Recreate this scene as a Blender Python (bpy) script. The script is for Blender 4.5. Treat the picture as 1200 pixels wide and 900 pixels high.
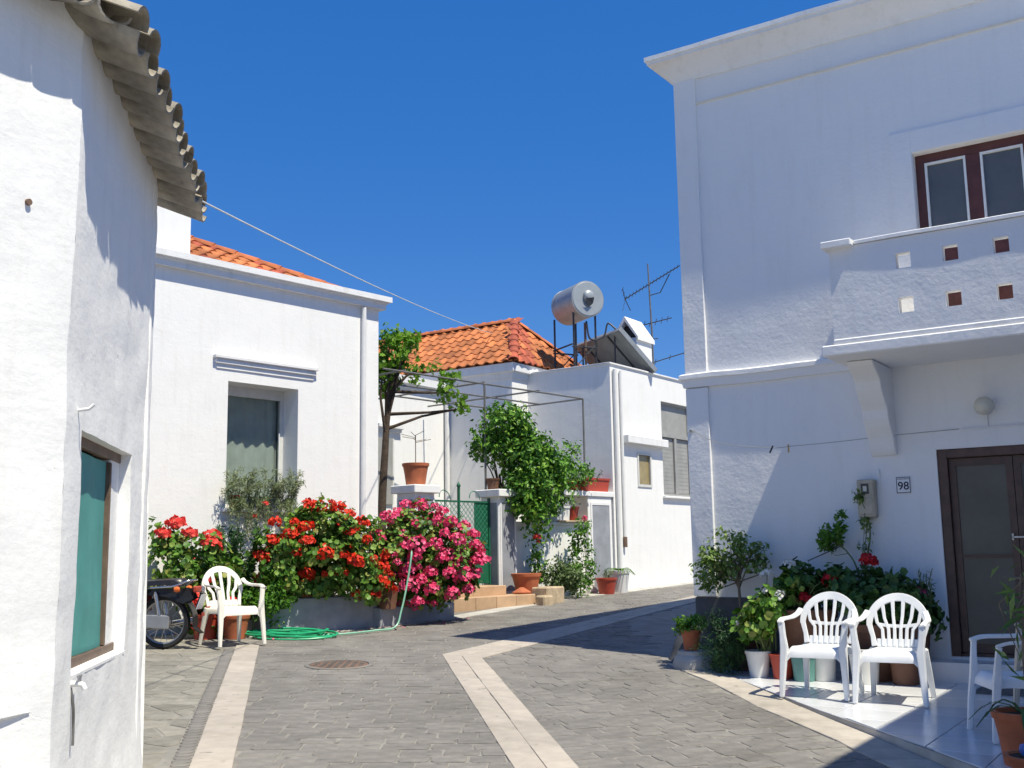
import bpy, bmesh, math, random
import numpy as np
from mathutils import Vector, Matrix, Quaternion, noise
for o in list(bpy.data.objects): bpy.data.objects.remove(o)
scn = bpy.context.scene
COL = scn.collection
R_ = math.radians

# ------------------------------------------------------------------ camera
cam = bpy.data.cameras.new('camera'); camo = bpy.data.objects.new('camera', cam); COL.objects.link(camo)
cam.sensor_width = 36.0; cam.lens = 1276.0/1200*36; cam.clip_start = .05; cam.clip_end = 2000
_p, _r = R_(8.75), R_(.92)
_f = Vector((0, math.cos(_p), math.sin(_p))); _r0 = Vector((1, 0, 0)); _u0 = _r0.cross(_f)
_rt = _r0*math.cos(_r)-_u0*math.sin(_r); _up = _r0*math.sin(_r)+_u0*math.cos(_r)
camo.matrix_world = Matrix(((_rt.x, _up.x, -_f.x, 0), (_rt.y, _up.y, -_f.y, 0), (_rt.z, _up.z, -_f.z, 1.55), (0, 0, 0, 1)))
scn.camera = camo
scn.render.resolution_x = 1024; scn.render.resolution_y = 768
# ------------------------------------------------------------------ sky and sun
SUN_AZ, SUN_EL = 134.0, 63.0            # degrees clockwise from +Y, elevation
w = bpy.data.worlds.new('World'); scn.world = w; w.use_nodes = True
nt = w.node_tree; nt.nodes.clear()
sky = nt.nodes.new('ShaderNodeTexSky'); sky.sky_type = 'NISHITA'; sky.sun_disc = False
sky.sun_elevation = R_(SUN_EL); sky.sun_rotation = R_(SUN_AZ); sky.altitude = 0
sky.air_density = .7; sky.dust_density = 0.0; sky.ozone_density = 8.0
gam = nt.nodes.new('ShaderNodeGamma'); gam.inputs[1].default_value = .4
hsv = nt.nodes.new('ShaderNodeHueSaturation'); hsv.inputs['Hue'].default_value = .520; hsv.inputs['Saturation'].default_value = 2.06; hsv.inputs['Value'].default_value = 2.6
bg = nt.nodes.new('ShaderNodeBackground'); bg.inputs[1].default_value = .113
out = nt.nodes.new('ShaderNodeOutputWorld')
nt.links.new(sky.outputs[0], gam.inputs[0]); nt.links.new(gam.outputs[0], hsv.inputs['Color']); nt.links.new(hsv.outputs[0], bg.inputs[0]); nt.links.new(bg.outputs[0], out.inputs[0])
sl = bpy.data.lights.new('sun', 'SUN'); sl.energy = 5.0; sl.angle = R_(.55); sl.color = (1.0, .935, .765)
so = bpy.data.objects.new('sun', sl); COL.objects.link(so)
_sd = Vector((math.sin(R_(SUN_AZ))*math.cos(R_(SUN_EL)), math.cos(R_(SUN_AZ))*math.cos(R_(SUN_EL)), math.sin(R_(SUN_EL))))
so.rotation_euler = _sd.to_track_quat('Z', 'Y').to_euler(); so.location = _sd*60
vs = scn.view_settings; vs.view_transform = 'Standard'; vs.look = 'None'; vs.exposure = .31; vs.gamma = 1; vs.use_curve_mapping = False

scn.cycles.max_bounces = 6; scn.cycles.diffuse_bounces = 4; scn.cycles.glossy_bounces = 2; scn.cycles.transparent_max_bounces = 6; scn.cycles.transmission_bounces = 3; scn.cycles.caustics_reflective = False; scn.cycles.caustics_refractive = False
# ------------------------------------------------------------------ materials
MATS = {}
def _new(name):
    m = bpy.data.materials.new(name); m.use_nodes = True; n = m.node_tree.nodes; b = n['Principled BSDF']; MATS[name] = m
    return m, n, m.node_tree.links, b
def _noise(n, l, scale, detail=4, rough=.6, coord='Object', vec=(1, 1, 1)):
    tc = n.new('ShaderNodeTexCoord'); mp = n.new('ShaderNodeMapping'); mp.inputs['Scale'].default_value = vec
    t = n.new('ShaderNodeTexNoise'); t.inputs['Scale'].default_value = scale; t.inputs['Detail'].default_value = detail; t.inputs['Roughness'].default_value = rough
    l.new(tc.outputs[coord], mp.inputs[0]); l.new(mp.outputs[0], t.inputs[0]); return t
def _ramp(n, l, src, stops):
    r = n.new('ShaderNodeValToRGB'); e = r.color_ramp.elements
    while len(e) < len(stops): e.new(.5)
    for i, (p, c) in enumerate(stops): e[i].position = p; e[i].color = (*c, 1)
    l.new(src, r.inputs[0]); return r
def _bump(n, l, b, src, strength, dist, prev=None):
    bp = n.new('ShaderNodeBump'); bp.inputs['Strength'].default_value = strength; bp.inputs['Distance'].default_value = dist
    l.new(src, bp.inputs['Height'])
    if prev is not None: l.new(prev.outputs[0], bp.inputs['Normal'])
    l.new(bp.outputs[0], b.inputs['Normal']); return bp
def basic(name, col, rough=.6, var=.12, scale=6, bump=.15, bscale=60, metal=0, spec=.5, dist=.004, per_object=0, world=0):
    m, n, l, b = _new(name)
    t = _noise(n, l, scale, 5)
    lo = tuple(c*(1-var) for c in col); hi = tuple(min(1, c*(1+var)) for c in col)
    r = _ramp(n, l, t.outputs[0], [(.3, lo), (.7, hi)])
    src = r.outputs[0]
    if per_object:
        oi = n.new('ShaderNodeObjectInfo'); mr = n.new('ShaderNodeMapRange'); mr.inputs[3].default_value = 1-per_object; mr.inputs[4].default_value = 1+per_object
        l.new(oi.outputs['Random'], mr.inputs[0]); mx = n.new('ShaderNodeVectorMath'); mx.operation = 'SCALE'
        l.new(src, mx.inputs[0]); l.new(mr.outputs[0], mx.inputs['Scale']); src = mx.outputs[0]
    if world:
        g = n.new('ShaderNodeNewGeometry'); wn = n.new('ShaderNodeTexNoise'); wn.inputs['Scale'].default_value = .9; wn.inputs['Detail'].default_value = 7; wn.inputs['Roughness'].default_value = .68
        l.new(g.outputs['Position'], wn.inputs[0]); wr = _ramp(n, l, wn.outputs[0], [(.30, (1-world, 1-world, 1-world*1.1)), (.52, (1, 1, 1)), (.72, (1+world*.5, 1+world*.45, 1+world*.35))])
        sp = n.new('ShaderNodeTexNoise'); sp.inputs['Scale'].default_value = 9; sp.inputs['Detail'].default_value = 3; l.new(g.outputs['Position'], sp.inputs[0]); sr = _ramp(n, l, sp.outputs[0], [(.27, (.55, .55, .55)), (.34, (1, 1, 1))])
        for r2 in (wr, sr):
            mm = n.new('ShaderNodeMix'); mm.data_type = 'RGBA'; mm.blend_type = 'MULTIPLY'; mm.inputs[0].default_value = 1; l.new(src, mm.inputs[6]); l.new(r2.outputs[0], mm.inputs[7]); src = mm.outputs[2]
    l.new(src, b.inputs['Base Color'])
    b.inputs['Roughness'].default_value = rough; b.inputs['Metallic'].default_value = metal; b.inputs['Specular IOR Level'].default_value = spec
    if bump:
        t2 = _noise(n, l, bscale, 5); _bump(n, l, b, t2.outputs[0], bump, dist)
    return m
def plaster(name, col=(.80, .80, .795), coarse=.5, stain=.06, lump=1.0, wear=.5):
    m, n, l, b = _new(name)
    t = _noise(n, l, 1.3, 6, .65)
    r = _ramp(n, l, t.outputs[0], [(.25, tuple(c*(1-stain*1.6) for c in col)), (.45, tuple(c*(1-stain*.4) for c in col)), (.7, col)])
    # brush streaks / rain marks, vertical
    t4 = _noise(n, l, 3.5, 5, .7, vec=(2.2, 2.2, .25)); r4 = _ramp(n, l, t4.outputs[0], [(.30, (1-stain*1.7, 1-stain*1.9, 1-stain*2.3)), (.5, (1, 1, 1))])
    mx = n.new('ShaderNodeMix'); mx.data_type = 'RGBA'; mx.blend_type = 'MULTIPLY'; mx.inputs[0].default_value = 1
    l.new(r.outputs[0], mx.inputs[6]); l.new(r4.outputs[0], mx.inputs[7])
    # hairline cracks and chips where the coats of lime have lifted
    cr = _noise(n, l, 1.7, 6, .62); sb = n.new('ShaderNodeMath'); sb.operation = 'SUBTRACT'; sb.inputs[1].default_value = .5; ab = n.new('ShaderNodeMath'); ab.operation = 'ABSOLUTE'
    l.new(cr.outputs[0], sb.inputs[0]); l.new(sb.outputs[0], ab.inputs[0]); cm = _ramp(n, l, ab.outputs[0], [(.0, (0, 0, 0)), (.0045, (1, 1, 1))])
    mk = _noise(n, l, .8, 2); mr = _ramp(n, l, mk.outputs[0], [(.56, (1, 1, 1)), (.66, (0, 0, 0))])
    cx = n.new('ShaderNodeMix'); cx.data_type = 'RGBA'; cx.blend_type = 'LIGHTEN'; cx.inputs[0].default_value = 1; l.new(cm.outputs[0], cx.inputs[6]); l.new(mr.outputs[0], cx.inputs[7])
    ch = _noise(n, l, 9, 4, .55); chr_ = _ramp(n, l, ch.outputs[0], [(.24, (0, 0, 0)), (.27, (1, 1, 1))])
    both = n.new('ShaderNodeMix'); both.data_type = 'RGBA'; both.blend_type = 'MULTIPLY'; both.inputs[0].default_value = 1; l.new(cx.outputs[2], both.inputs[6]); l.new(chr_.outputs[0], both.inputs[7])
    tone = _ramp(n, l, both.outputs[2], [(0, (1-.13*wear, 1-.14*wear, 1-.16*wear)), (1, (1, 1, 1))])
    m2 = n.new('ShaderNodeMix'); m2.data_type = 'RGBA'; m2.blend_type = 'MULTIPLY'; m2.inputs[0].default_value = 1; l.new(mx.outputs[2], m2.inputs[6]); l.new(tone.outputs[0], m2.inputs[7])
    l.new(m2.outputs[2], b.inputs['Base Color'])
    b.inputs['Roughness'].default_value = .85; b.inputs['Specular IOR Level'].default_value = .25
    a = _noise(n, l, 3.0, 3, .5); b1 = _bump(n, l, b, a.outputs[0], .5*lump, .03)
    c = _noise(n, l, 26, 5, .6); b2 = _bump(n, l, b, c.outputs[0], coarse, .010, b1)
    tw = _noise(n, l, 7, 4, .6, vec=(1, 1, 3.2)); b3 = _bump(n, l, b, tw.outputs[0], .22*wear, .010, b2)
    b4 = _bump(n, l, b, both.outputs[2], .45*wear, .005, b3)
    d = _noise(n, l, 140, 3, .6); _bump(n, l, b, d.outputs[0], coarse*.6, .003, b4)
    return m
def leafmat(name, cols, trans=.25, rough=.45):
    m, n, l, b = _new(name)
    g = n.new('ShaderNodeNewGeometry')
    k = len(cols); r = _ramp(n, l, g.outputs['Random Per Island'], [(i/(k-1) if k > 1 else 0, c) for i, c in enumerate(cols)])
    l.new(r.outputs[0], b.inputs['Base Color']); b.inputs['Roughness'].default_value = rough; b.inputs['Specular IOR Level'].default_value = .35
    tr = n.new('ShaderNodeBsdfTranslucent'); l.new(r.outputs[0], tr.inputs[0])
    mx = n.new('ShaderNodeMixShader'); mx.inputs[0].default_value = trans
    l.new(b.outputs[0], mx.inputs[1]); l.new(tr.outputs[0], mx.inputs[2]); l.new(mx.outputs[0], n['Material Output'].inputs[0])
    return m
def glassmat(name, tint=(.86, .9, .88), op=.12, col=(.05, .06, .055)):
    m, n, l, b = _new(name)
    b.inputs['Base Color'].default_value = (*col, 1); b.inputs['Roughness'].default_value = .05
    tr = n.new('ShaderNodeBsdfTransparent'); tr.inputs[0].default_value = (*tint, 1)
    mx = n.new('ShaderNodeMixShader'); t = _noise(n, l, 3, 3); mr = n.new('ShaderNodeMapRange'); mr.inputs[3].default_value = op-.06; mr.inputs[4].default_value = op+.06
    l.new(t.outputs[0], mr.inputs[0]); l.new(mr.outputs[0], mx.inputs[0]); l.new(tr.outputs[0], mx.inputs[1]); l.new(b.outputs[0], mx.inputs[2]); l.new(mx.outputs[0], n['Material Output'].inputs[0])
    return m

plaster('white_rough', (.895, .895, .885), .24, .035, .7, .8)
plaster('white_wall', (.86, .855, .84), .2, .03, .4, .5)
plaster('white_plain', (.81, .81, .81), .35, .022, .8, .6)  # plain white plaster of the tall house, slightly darker than white_wall
plaster('white_trim', (.82, .82, .82), .2, .05, .5)
plaster('cream_trim', (.78, .74, .66), .2, .05, .5)
basic('grey_paint', (.30, .315, .35), .8, .18, 3, .3, 40)
basic('grey_dark', (.085, .088, .095), .85, .25, 4, .4, 40)
basic('planter_grey', (.34, .36, .39), .85, .22, 3.5, .4, 30)
basic('paver', (.185, .173, .158), .85, .20, 9, .5, 70, per_object=.11, dist=.006, world=.2)
basic('paver_stuff', (.185, .173, .158), .85, .25, 3, .5, 70, dist=.006, world=.2)
basic('flag', (.235, .22, .185), .85, .22, 7, .5, 60, per_object=.2, dist=.006, world=.2)
basic('mortar', (.245, .23, .205), .9, .2, 5, .6, 80, world=.2)
basic('slab', (.41, .365, .315), .85, .12, 5, .4, 60, per_object=.07, world=.2)
basic('kerbstone', (.43, .385, .33), .85, .16, 5, .4, 60, per_object=.08, world=.2)
basic('cement', (.46, .44, .40), .9, .18, 4, .5, 50, world=.2)
basic('terrace_tile', (.66, .67, .69), .22, .07, 3, .05, 30, per_object=.05)
basic('grout', (.25, .25, .25), .9, .2, 5)
basic('old_tile', (.36, .325, .265), .9, .35, 7, .6, 50, per_object=.2, dist=.01, world=.35)
basic('roof_tile', (.47, .155, .05), .8, .25, 7, .4, 60, per_object=.28, dist=.006, world=.35)
basic('roof_tile_ridge', (.46, .14, .05), .85, .3, 7, .4, 60, per_object=.25)
basic('roof_red', (.36, .08, .04), .8, .3, 7, .4, 60, per_object=.2, world=.35)
basic('terracotta', (.44, .13, .055), .75, .2, 6, .3, 60)
basic('red_plastic', (.40, .055, .03), .5, .15, 5, .1, 40)
basic('brown_pot', (.16, .075, .045), .7, .25, 6, .3, 50)
basic('white_pot', (.70, .70, .68), .5, .08, 5, .15, 40)
basic('teal_pot', (.10, .24, .22), .5, .15, 5)
basic('soil', (.05, .035, .022), 1, .3, 20, .8, 60)
basic('step_tan', (.58, .34, .17), .75, .14, 6, .3, 50)
basic('step_edge', (.50, .33, .20), .75, .14, 6, .3, 50, per_object=.1)
basic('sandstone', (.46, .36, .24), .9, .25, 8, .7, 40, dist=.01)
basic('chair_cream', (.80, .77, .69), .42, .07, 5, .03, 40)
basic('chair_white', (.76, .77, .77), .42, .08, 5, .03, 40)
basic('chair_beige', (.52, .47, .38), .4, .05, 5, .03, 40)
basic('maroon', (.095, .028, .022), .5, .25, 8, .15, 60)
basic('brown_door', (.085, .045, .033), .45, .3, 10, .2, 50)
basic('door_panel', (.10, .093, .078), .35, .2, 3, .1, 40, spec=.4)
basic('grey_pane', (.115, .12, .12), .10, .15, 2, .05, 30)
basic('white_paint', (.78, .78, .76), .5, .05, 8, .1, 60)
basic('frame_white', (.66, .66, .63), .5, .08, 8, .1, 60)
basic('frame_brown', (.15, .10, .07), .6, .25, 10, .3, 50)
basic('teal_cloth', (.085, .33, .30), .7, .16, 4, .15, 60)
basic('curtain', (.72, .73, .70), .9, .1, 5)
basic('shutter_grey', (.33, .33, .315), .6, .12, 5, .15, 50)
basic('amber_glass', (.34, .27, .13), .3, .2, 5, .1, 40)
basic('galv', (.34, .36, .37), .5, .14, 6, .08, 30, metal=.45)
basic('tank_cap', (.38, .41, .42), .45, .08, 5, .06, 30, metal=.3)
basic('panel_back', (.17, .19, .19), .6, .15, 4, .1, 30, metal=.2)
basic('panel_glass', (.02, .025, .035), .08, .1, 4, 0)
basic('steel_dark', (.045, .05, .06), .5, .2, 8, .1, 50, metal=.4)
basic('steel_grey', (.20, .195, .185), .55, .2, 8, .2, 50, metal=.5)
basic('rust', (.16, .10, .07), .8, .3, 10, .3, 60)
basic('pipe_white', (.76, .76, .75), .5, .06, 6, .1, 50)
basic('black_rubber', (.016, .016, .017), .75, .2, 12, .3, 80)
basic('black_plastic', (.018, .018, .022), .35, .2, 8, .05, 50)
basic('chrome', (.62, .62, .64), .22, .08, 8, .05, 40, metal=1)
basic('alu', (.42, .42, .42), .4, .12, 8, .1, 50, metal=.7)
basic('bike_red', (.22, .03, .02), .35, .15, 8)
basic('orange_lens', (.75, .16, .03), .25, .1, 8, 0)
basic('plate_white', (.75, .76, .78), .4, .04, 8, 0)
basic('ink', (.02, .025, .05), .6, .1, 8, 0)
basic('gate_green', (.012, .12, .06), .5, .2, 8, .1, 60)
basic('gate_wire', (.03, .20, .12), .5, .2, 8, 0)
basic('hose_green', (.02, .36, .16), .4, .12, 8, .05, 50)
basic('hose_pale', (.25, .52, .38), .4, .12, 8, .05, 50)
basic('iron', (.15, .13, .115), .75, .3, 12, .6, 70, metal=.3)
basic('meter_box', (.42, .38, .30), .5, .2, 6, .1, 50, metal=.2)
basic('meter_dark', (.05, .05, .05), .3, .1, 6)
basic('lamp_globe', (.62, .60, .52), .3, .05, 6, 0)
basic('wire', (.33, .34, .33), .6, .1, 6, 0)
basic('wire_pale', (.6, .62, .63), .6, .1, 6, 0)
basic('peg_wood', (.55, .38, .16), .7, .1, 6)
basic('bark', (.085, .06, .042), .95, .35, 14, .9, 50, dist=.02)
basic('bark_pale', (.20, .16, .11), .9, .3, 14, .7, 50, dist=.012)
basic('stem', (.10, .14, .045), .8, .25, 10)
basic('blue_plastic', (.03, .12, .5), .4, .1, 6)
basic('mat_grey', (.13, .13, .13), .95, .2, 20, .5, 120)
leafmat('leaf_geranium', [(.04, .11, .013), (.07, .18, .02), (.12, .26, .03), (.20, .34, .06), (.34, .34, .08)])
leafmat('leaf_lemon', [(.03, .11, .011), (.06, .18, .018), (.13, .31, .03), (.26, .44, .06)])
leafmat('leaf_vine', [(.09, .21, .014), (.15, .31, .022), (.24, .42, .04)], .4)
leafmat('leaf_dark', [(.03, .075, .02), (.06, .14, .035), (.11, .21, .055)])
leafmat('leaf_fresh', [(.05, .15, .014), (.09, .23, .02), (.15, .31, .035)], .3)
leafmat('leaf_olive', [(.06, .10, .03), (.10, .16, .05), (.16, .22, .08)])
leafmat('leaf_silver', [(.18, .23, .11), (.27, .32, .17), (.36, .39, .22), (.12, .20, .06)])
leafmat('leaf_spruce', [(.018, .062, .02), (.035, .10, .03), (.06, .14, .04)])
leafmat('leaf_ficus', [(.06, .12, .02), (.11, .20, .036), (.19, .30, .065), (.30, .38, .13)])
leafmat('petal_red', [(.78, .035, .012), (.85, .06, .015), (.62, .015, .012), (.5, .06, .03)], .2, .6)
leafmat('petal_coral', [(.80, .05, .05), (.85, .09, .06), (.68, .03, .04)], .2, .6)
leafmat('petal_pink', [(.83, .05, .18), (.87, .13, .29), (.74, .025, .13), (.9, .26, .40)], .2, .6)
leafmat('petal_white', [(.8, .8, .74), (.85, .84, .82)], .2, .6)
leafmat('petal_dark', [(.45, .01, .02), (.6, .02, .03)], .2, .6)
glassmat('window_glass')

# ------------------------------------------------------------------ object helpers
def gz(x, y): return -.013*x+.037*y
GQ = Vector((0, 0, 1)).rotation_difference(Vector((.013, -.037, 1)).normalized())
def link(o, parent=None):
    COL.objects.link(o)
    if parent is not None: o.parent = parent
    return o
def tag(o, label=None, cat=None, group=None, kind=None):
    if label: o['label'] = label
    if cat: o['category'] = cat
    if group: o['group'] = group
    if kind: o['kind'] = kind
    return o
def thing(name, label, cat, loc=(0, 0, 0), rz=0, group=None):
    o = link(bpy.data.objects.new(name, None)); o.location = loc; o.rotation_euler = (0, 0, R_(rz)); o.empty_display_size = .1
    return tag(o, label, cat, group)
def copy_tree(o, parent=None):
    c = o.copy(); link(c); c.parent = parent
    for ch in list(o.children): copy_tree(ch, c)
    return c
class MB:
    def __init__(s): s.v = []; s.f = []
    def add(s, vs, fs, M=None):
        k = len(s.v)
        if M is not None: vs = [M @ Vector(v) for v in vs]
        s.v += [tuple(v) for v in vs]; s.f += [tuple(i+k for i in f) for f in fs]; return s
    def box(s, x0, x1, y0, y1, z0, z1, M=None):
        return s.add([(x0, y0, z0), (x1, y0, z0), (x1, y1, z0), (x0, y1, z0), (x0, y0, z1), (x1, y0, z1), (x1, y1, z1), (x0, y1, z1)],
                     [(0, 3, 2, 1), (4, 5, 6, 7), (0, 1, 5, 4), (1, 2, 6, 5), (2, 3, 7, 6), (3, 0, 4, 7)], M)
    def quad(s, a, b, c, d, M=None): return s.add([a, b, c, d], [(0, 1, 2, 3)], M)
    def prism(s, pts, z0, z1, inset=0, M=None, zf=None):
        n = len(pts); ar = sum(pts[i][0]*pts[(i+1) % n][1]-pts[(i+1) % n][0]*pts[i][1] for i in range(n))
        if ar < 0: pts = pts[::-1]
        zz = zf or (lambda x, y: 0)
        vs = [(x, y, z0+zz(x, y)) for x, y in pts]
        if inset:
            cx = sum(p[0] for p in pts)/n; cy = sum(p[1] for p in pts)/n
            vs += [(x, y, z1-inset*.6+zz(x, y)) for x, y in pts]
            def ins(x, y):
                d = math.hypot(x-cx, y-cy) or 1; k = 1-inset*1.3/d; return cx+(x-cx)*k, cy+(y-cy)*k
            vs += [(*ins(x, y), z1+zz(x, y)) for x, y in pts]
        else: vs += [(x, y, z1+zz(x, y)) for x, y in pts]
        fs = []; L = len(vs)//n
        for k in range(L-1):
            for i in range(n): j = (i+1) % n; fs.append((k*n+i, k*n+j, (k+1)*n+j, (k+1)*n+i))
        fs.append(tuple(range((L-1)*n, L*n))); fs.append(tuple(range(n-1, -1, -1)))
        return s.add(vs, fs, M)
    def xprism(s, prof, x0, x1, M=None):
        """profile of (y,z) points swept along x"""
        n = len(prof); vs = [(x0, y, z) for y, z in prof]+[(x1, y, z) for y, z in prof]
        fs = [(i, (i+1) % n, n+(i+1) % n, n+i) for i in range(n)]+[tuple(range(n-1, -1, -1)), tuple(range(n, 2*n))]
        return s.add(vs, fs, M)
    def sweep(s, path, prof, jit=0, seg=.3):
        """path: XY polyline, outward is to the right of travel; prof: (offset outward, z)"""
        P = [Vector((p[0], p[1])) for p in path]
        if jit:
            Q = [P[0]]
            for a, b in zip(P, P[1:]):
                c = max(1, int((b-a).length/seg)); Q += [a.lerp(b, (i+1)/c) for i in range(c)]
            P = Q
        n = len(P); k = len(prof); vs = []
        for i in range(n):
            ns = []
            if i > 0: d = (P[i]-P[i-1]).normalized(); ns.append(Vector((d.y, -d.x)))
            if i < n-1: d = (P[i+1]-P[i]).normalized(); ns.append(Vector((d.y, -d.x)))
            m = ns[0] if len(ns) == 1 else (ns[0]+ns[1])/(1+ns[0].dot(ns[1]))
            for o_, z in prof:
                q = P[i]+m*o_; e = noise.noise_vector(Vector((q.x*1.7, q.y*1.7, z*3)))*jit if jit else Vector((0, 0, 0)); vs.append((q.x+e.x*(o_ > 0), q.y+e.y*(o_ > 0), z+e.z))
        fs = []
        for i in range(n-1):
            for j in range(k): a = i*k+j; b = i*k+(j+1) % k; fs.append((a, a+k, b+k, b))
        fs.append(tuple(range(k))); fs.append(tuple(range((n-1)*k+k-1, (n-1)*k-1, -1)))
        return s.add(vs, fs)
    def tube(s, pts, r, n=8, cap=True, M=None):
        P = [Vector(p) for p in pts]; m = len(P); rs = r if isinstance(r, (list, tuple)) else [r]*m
        vs = []; t0 = (P[1]-P[0]).normalized(); u = t0.orthogonal().normalized()
        for i in range(m):
            t = ((P[min(i+1, m-1)]-P[max(i-1, 0)])); t = t.normalized() if t.length > 1e-9 else t0
            u = (u-t*u.dot(t)); u = u.normalized() if u.length > 1e-6 else t.orthogonal().normalized(); v = t.cross(u)
            for j in range(n): a = 2*math.pi*j/n; vs.append(P[i]+(u*math.cos(a)+v*math.sin(a))*rs[i])
        fs = [(i*n+j, i*n+(j+1) % n, (i+1)*n+(j+1) % n, (i+1)*n+j) for i in range(m-1) for j in range(n)]
        if cap: fs += [tuple(range(n-1, -1, -1)), tuple(range((m-1)*n, m*n))]
        return s.add(vs, fs, M)
    def lathe(s, prof, n=20, M=None):
        """prof of (r,z)"""
        vs = [(r*math.cos(2*math.pi*j/n), r*math.sin(2*math.pi*j/n), z) for r, z in prof for j in range(n)]
        fs = [(i*n+j, i*n+(j+1) % n, (i+1)*n+(j+1) % n, (i+1)*n+j) for i in range(len(prof)-1) for j in range(n)]
        fs += [tuple(range(n-1, -1, -1)), tuple(range((len(prof)-1)*n, len(prof)*n))]
        return s.add(vs, fs, M)
    def ribbon(s, pts, ws, th, side, M=None):
        """bar of rectangular section along pts; side = width direction(s)"""
        P = [Vector(p) for p in pts]; m = len(P); vs = []
        for i in range(m):
            t = (P[min(i+1, m-1)]-P[max(i-1, 0)]).normalized(); sd = Vector(side[i] if isinstance(side, list) else side)
            sd = (sd-t*sd.dot(t)).normalized(); nn = t.cross(sd); w_ = ws[i] if isinstance(ws, (list, tuple)) else ws
            t_ = th[i] if isinstance(th, (list, tuple)) else th
            for a, b in ((-1, -1), (1, -1), (1, 1), (-1, 1)): vs.append(P[i]+sd*a*w_/2+nn*b*t_/2)
        fs = [(i*4+j, i*4+(j+1) % 4, (i+1)*4+(j+1) % 4, (i+1)*4+j) for i in range(m-1) for j in range(4)]+[(3, 2, 1, 0), tuple(range((m-1)*4, m*4))]
        return s.add(vs, fs, M)
    def facade(s, x0, x1, z0, z1, holes=(), y=0, depth=.2, back=None, step=None):
        """wall front facing -y, holes (x0,x1,z0,z1[,depth]); back = y of a rear face with the same holes"""
        def cuts(a, b, hs):
            c = {a, b}
            for h in hs: c |= {min(max(h[0], a), b), min(max(h[1], a), b)}
            c = sorted(c)
            if step:
                o = [c[0]]
                for p, q in zip(c, c[1:]): k = max(1, round((q-p)/step)); o += [p+(q-p)*(i+1)/k for i in range(k)]
                c = o
            return c
        xs = cuts(x0, x1, [(h[0], h[1]) for h in holes]); zs = cuts(z0, z1, [(h[2], h[3]) for h in holes])
        def inh(x, z): return next((h for h in holes if h[0] < x < h[1] and h[2] < z < h[3]), None)
        nx, nz = len(xs)-1, len(zs)-1
        H = [[inh((xs[i]+xs[i+1])/2, (zs[j]+zs[j+1])/2) for j in range(nz)] for i in range(nx)]
        for i in range(nx):
            for j in range(nz):
                a, b, c, d = xs[i], xs[i+1], zs[j], zs[j+1]
                if H[i][j] is None:
                    s.quad((a, y, c), (b, y, c), (b, y, d), (a, y, d))
                    if back is not None: s.quad((b, back, c), (a, back, c), (a, back, d), (b, back, d))
                else:
                    h = H[i][j]; e = back if back is not None else y+(h[4] if len(h) > 4 else depth)
                    if i == 0 or H[i-1][j] is None: s.quad((a, y, c), (a, e, c), (a, e, d), (a, y, d))
                    if i == nx-1 or H[i+1][j] is None: s.quad((b, e, c), (b, y, c), (b, y, d), (b, e, d))
                    if j == 0 or H[i][j-1] is None: s.quad((a, y, c), (b, y, c), (b, e, c), (a, e, c))
                    if j == nz-1 or H[i][j+1] is None: s.quad((b, y, d), (a, y, d), (a, e, d), (b, e, d))
        return s
    def shell(s, x0, x1, y0, y1, z0, z1, front=False, top=True):
        if front: s.quad((x0, y0, z0), (x1, y0, z0), (x1, y0, z1), (x0, y0, z1))
        s.quad((x1, y0, z0), (x1, y1, z0), (x1, y1, z1), (x1, y0, z1)); s.quad((x1, y1, z0), (x0, y1, z0), (x0, y1, z1), (x1, y1, z1))
        s.quad((x0, y1, z0), (x0, y0, z0), (x0, y0, z1), (x0, y1, z1))
        if top: s.quad((x0, y0, z1), (x1, y0, z1), (x1, y1, z1), (x0, y1, z1))
        return s
    def mesh(s, name, mat, smooth=False, bevel=0, weld=False, warp=None, seg=1):
        me = bpy.data.meshes.new(name); me.from_pydata(s.v, [], s.f); me.update()
        if weld or bevel or warp:
            bm = bmesh.new(); bm.from_mesh(me); bmesh.ops.remove_doubles(bm, verts=bm.verts, dist=1e-5)
            if bevel:
                es = [e for e in bm.edges if len(e.link_faces) == 2 and e.calc_face_angle(0) > .5]
                bmesh.ops.bevel(bm, geom=es, offset=bevel, segments=seg, affect='EDGES', clamp_overlap=True)
            if warp:
                for v in bm.verts: v.co = warp(v.co)
            bmesh.ops.recalc_face_normals(bm, faces=bm.faces)
            bm.to_mesh(me); bm.free()
        me.materials.append(MATS[mat])
        if smooth:
            me.polygons.foreach_set('use_smooth', [True]*len(me.polygons))
            me.set_sharp_from_angle(angle=R_(smooth if smooth is not True else 50))
        return me
    def build(s, name, mat, parent=None, **k):
        return link(bpy.data.objects.new(name, s.mesh(name, mat, **k)), parent)
def part(name, mat, parent, boxes, **k):
    m = MB()
    for b in boxes: m.box(*b)
    return m.build(name, mat, parent, **k)
def inst(name, me, parent, loc=(0, 0, 0), q=None, sc=None):
    o = bpy.data.objects.new(name, me); link(o, parent); o.location = loc
    if q is not None: o.rotation_mode = 'QUATERNION'; o.rotation_quaternion = q
    if sc is not None: o.scale = (sc, sc, sc) if not hasattr(sc, '__len__') else sc
    return o
def smoothcurve(pts, k=6):
    P = [Vector(p) for p in pts]; P = [P[0]*2-P[1]]+P+[P[-1]*2-P[-2]]; o = []
    for i in range(1, len(P)-2):
        for j in range(k):
            t = j/k; a, b, c, d = P[i-1:i+3]
            o.append(.5*((2*b)+(c-a)*t+(2*a-5*b+4*c-d)*t*t+(3*b-a-3*c+d)*t**3))
    return o+[P[-2]]
def frame_pt(org, ang, x, y, z=None):
    c, s_ = math.cos(R_(ang)), math.sin(R_(ang)); X = org[0]+c*x-s_*y; Y = org[1]+s_*x+c*y
    return Vector((X, Y, gz(X, Y) if z is None else z))

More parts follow.
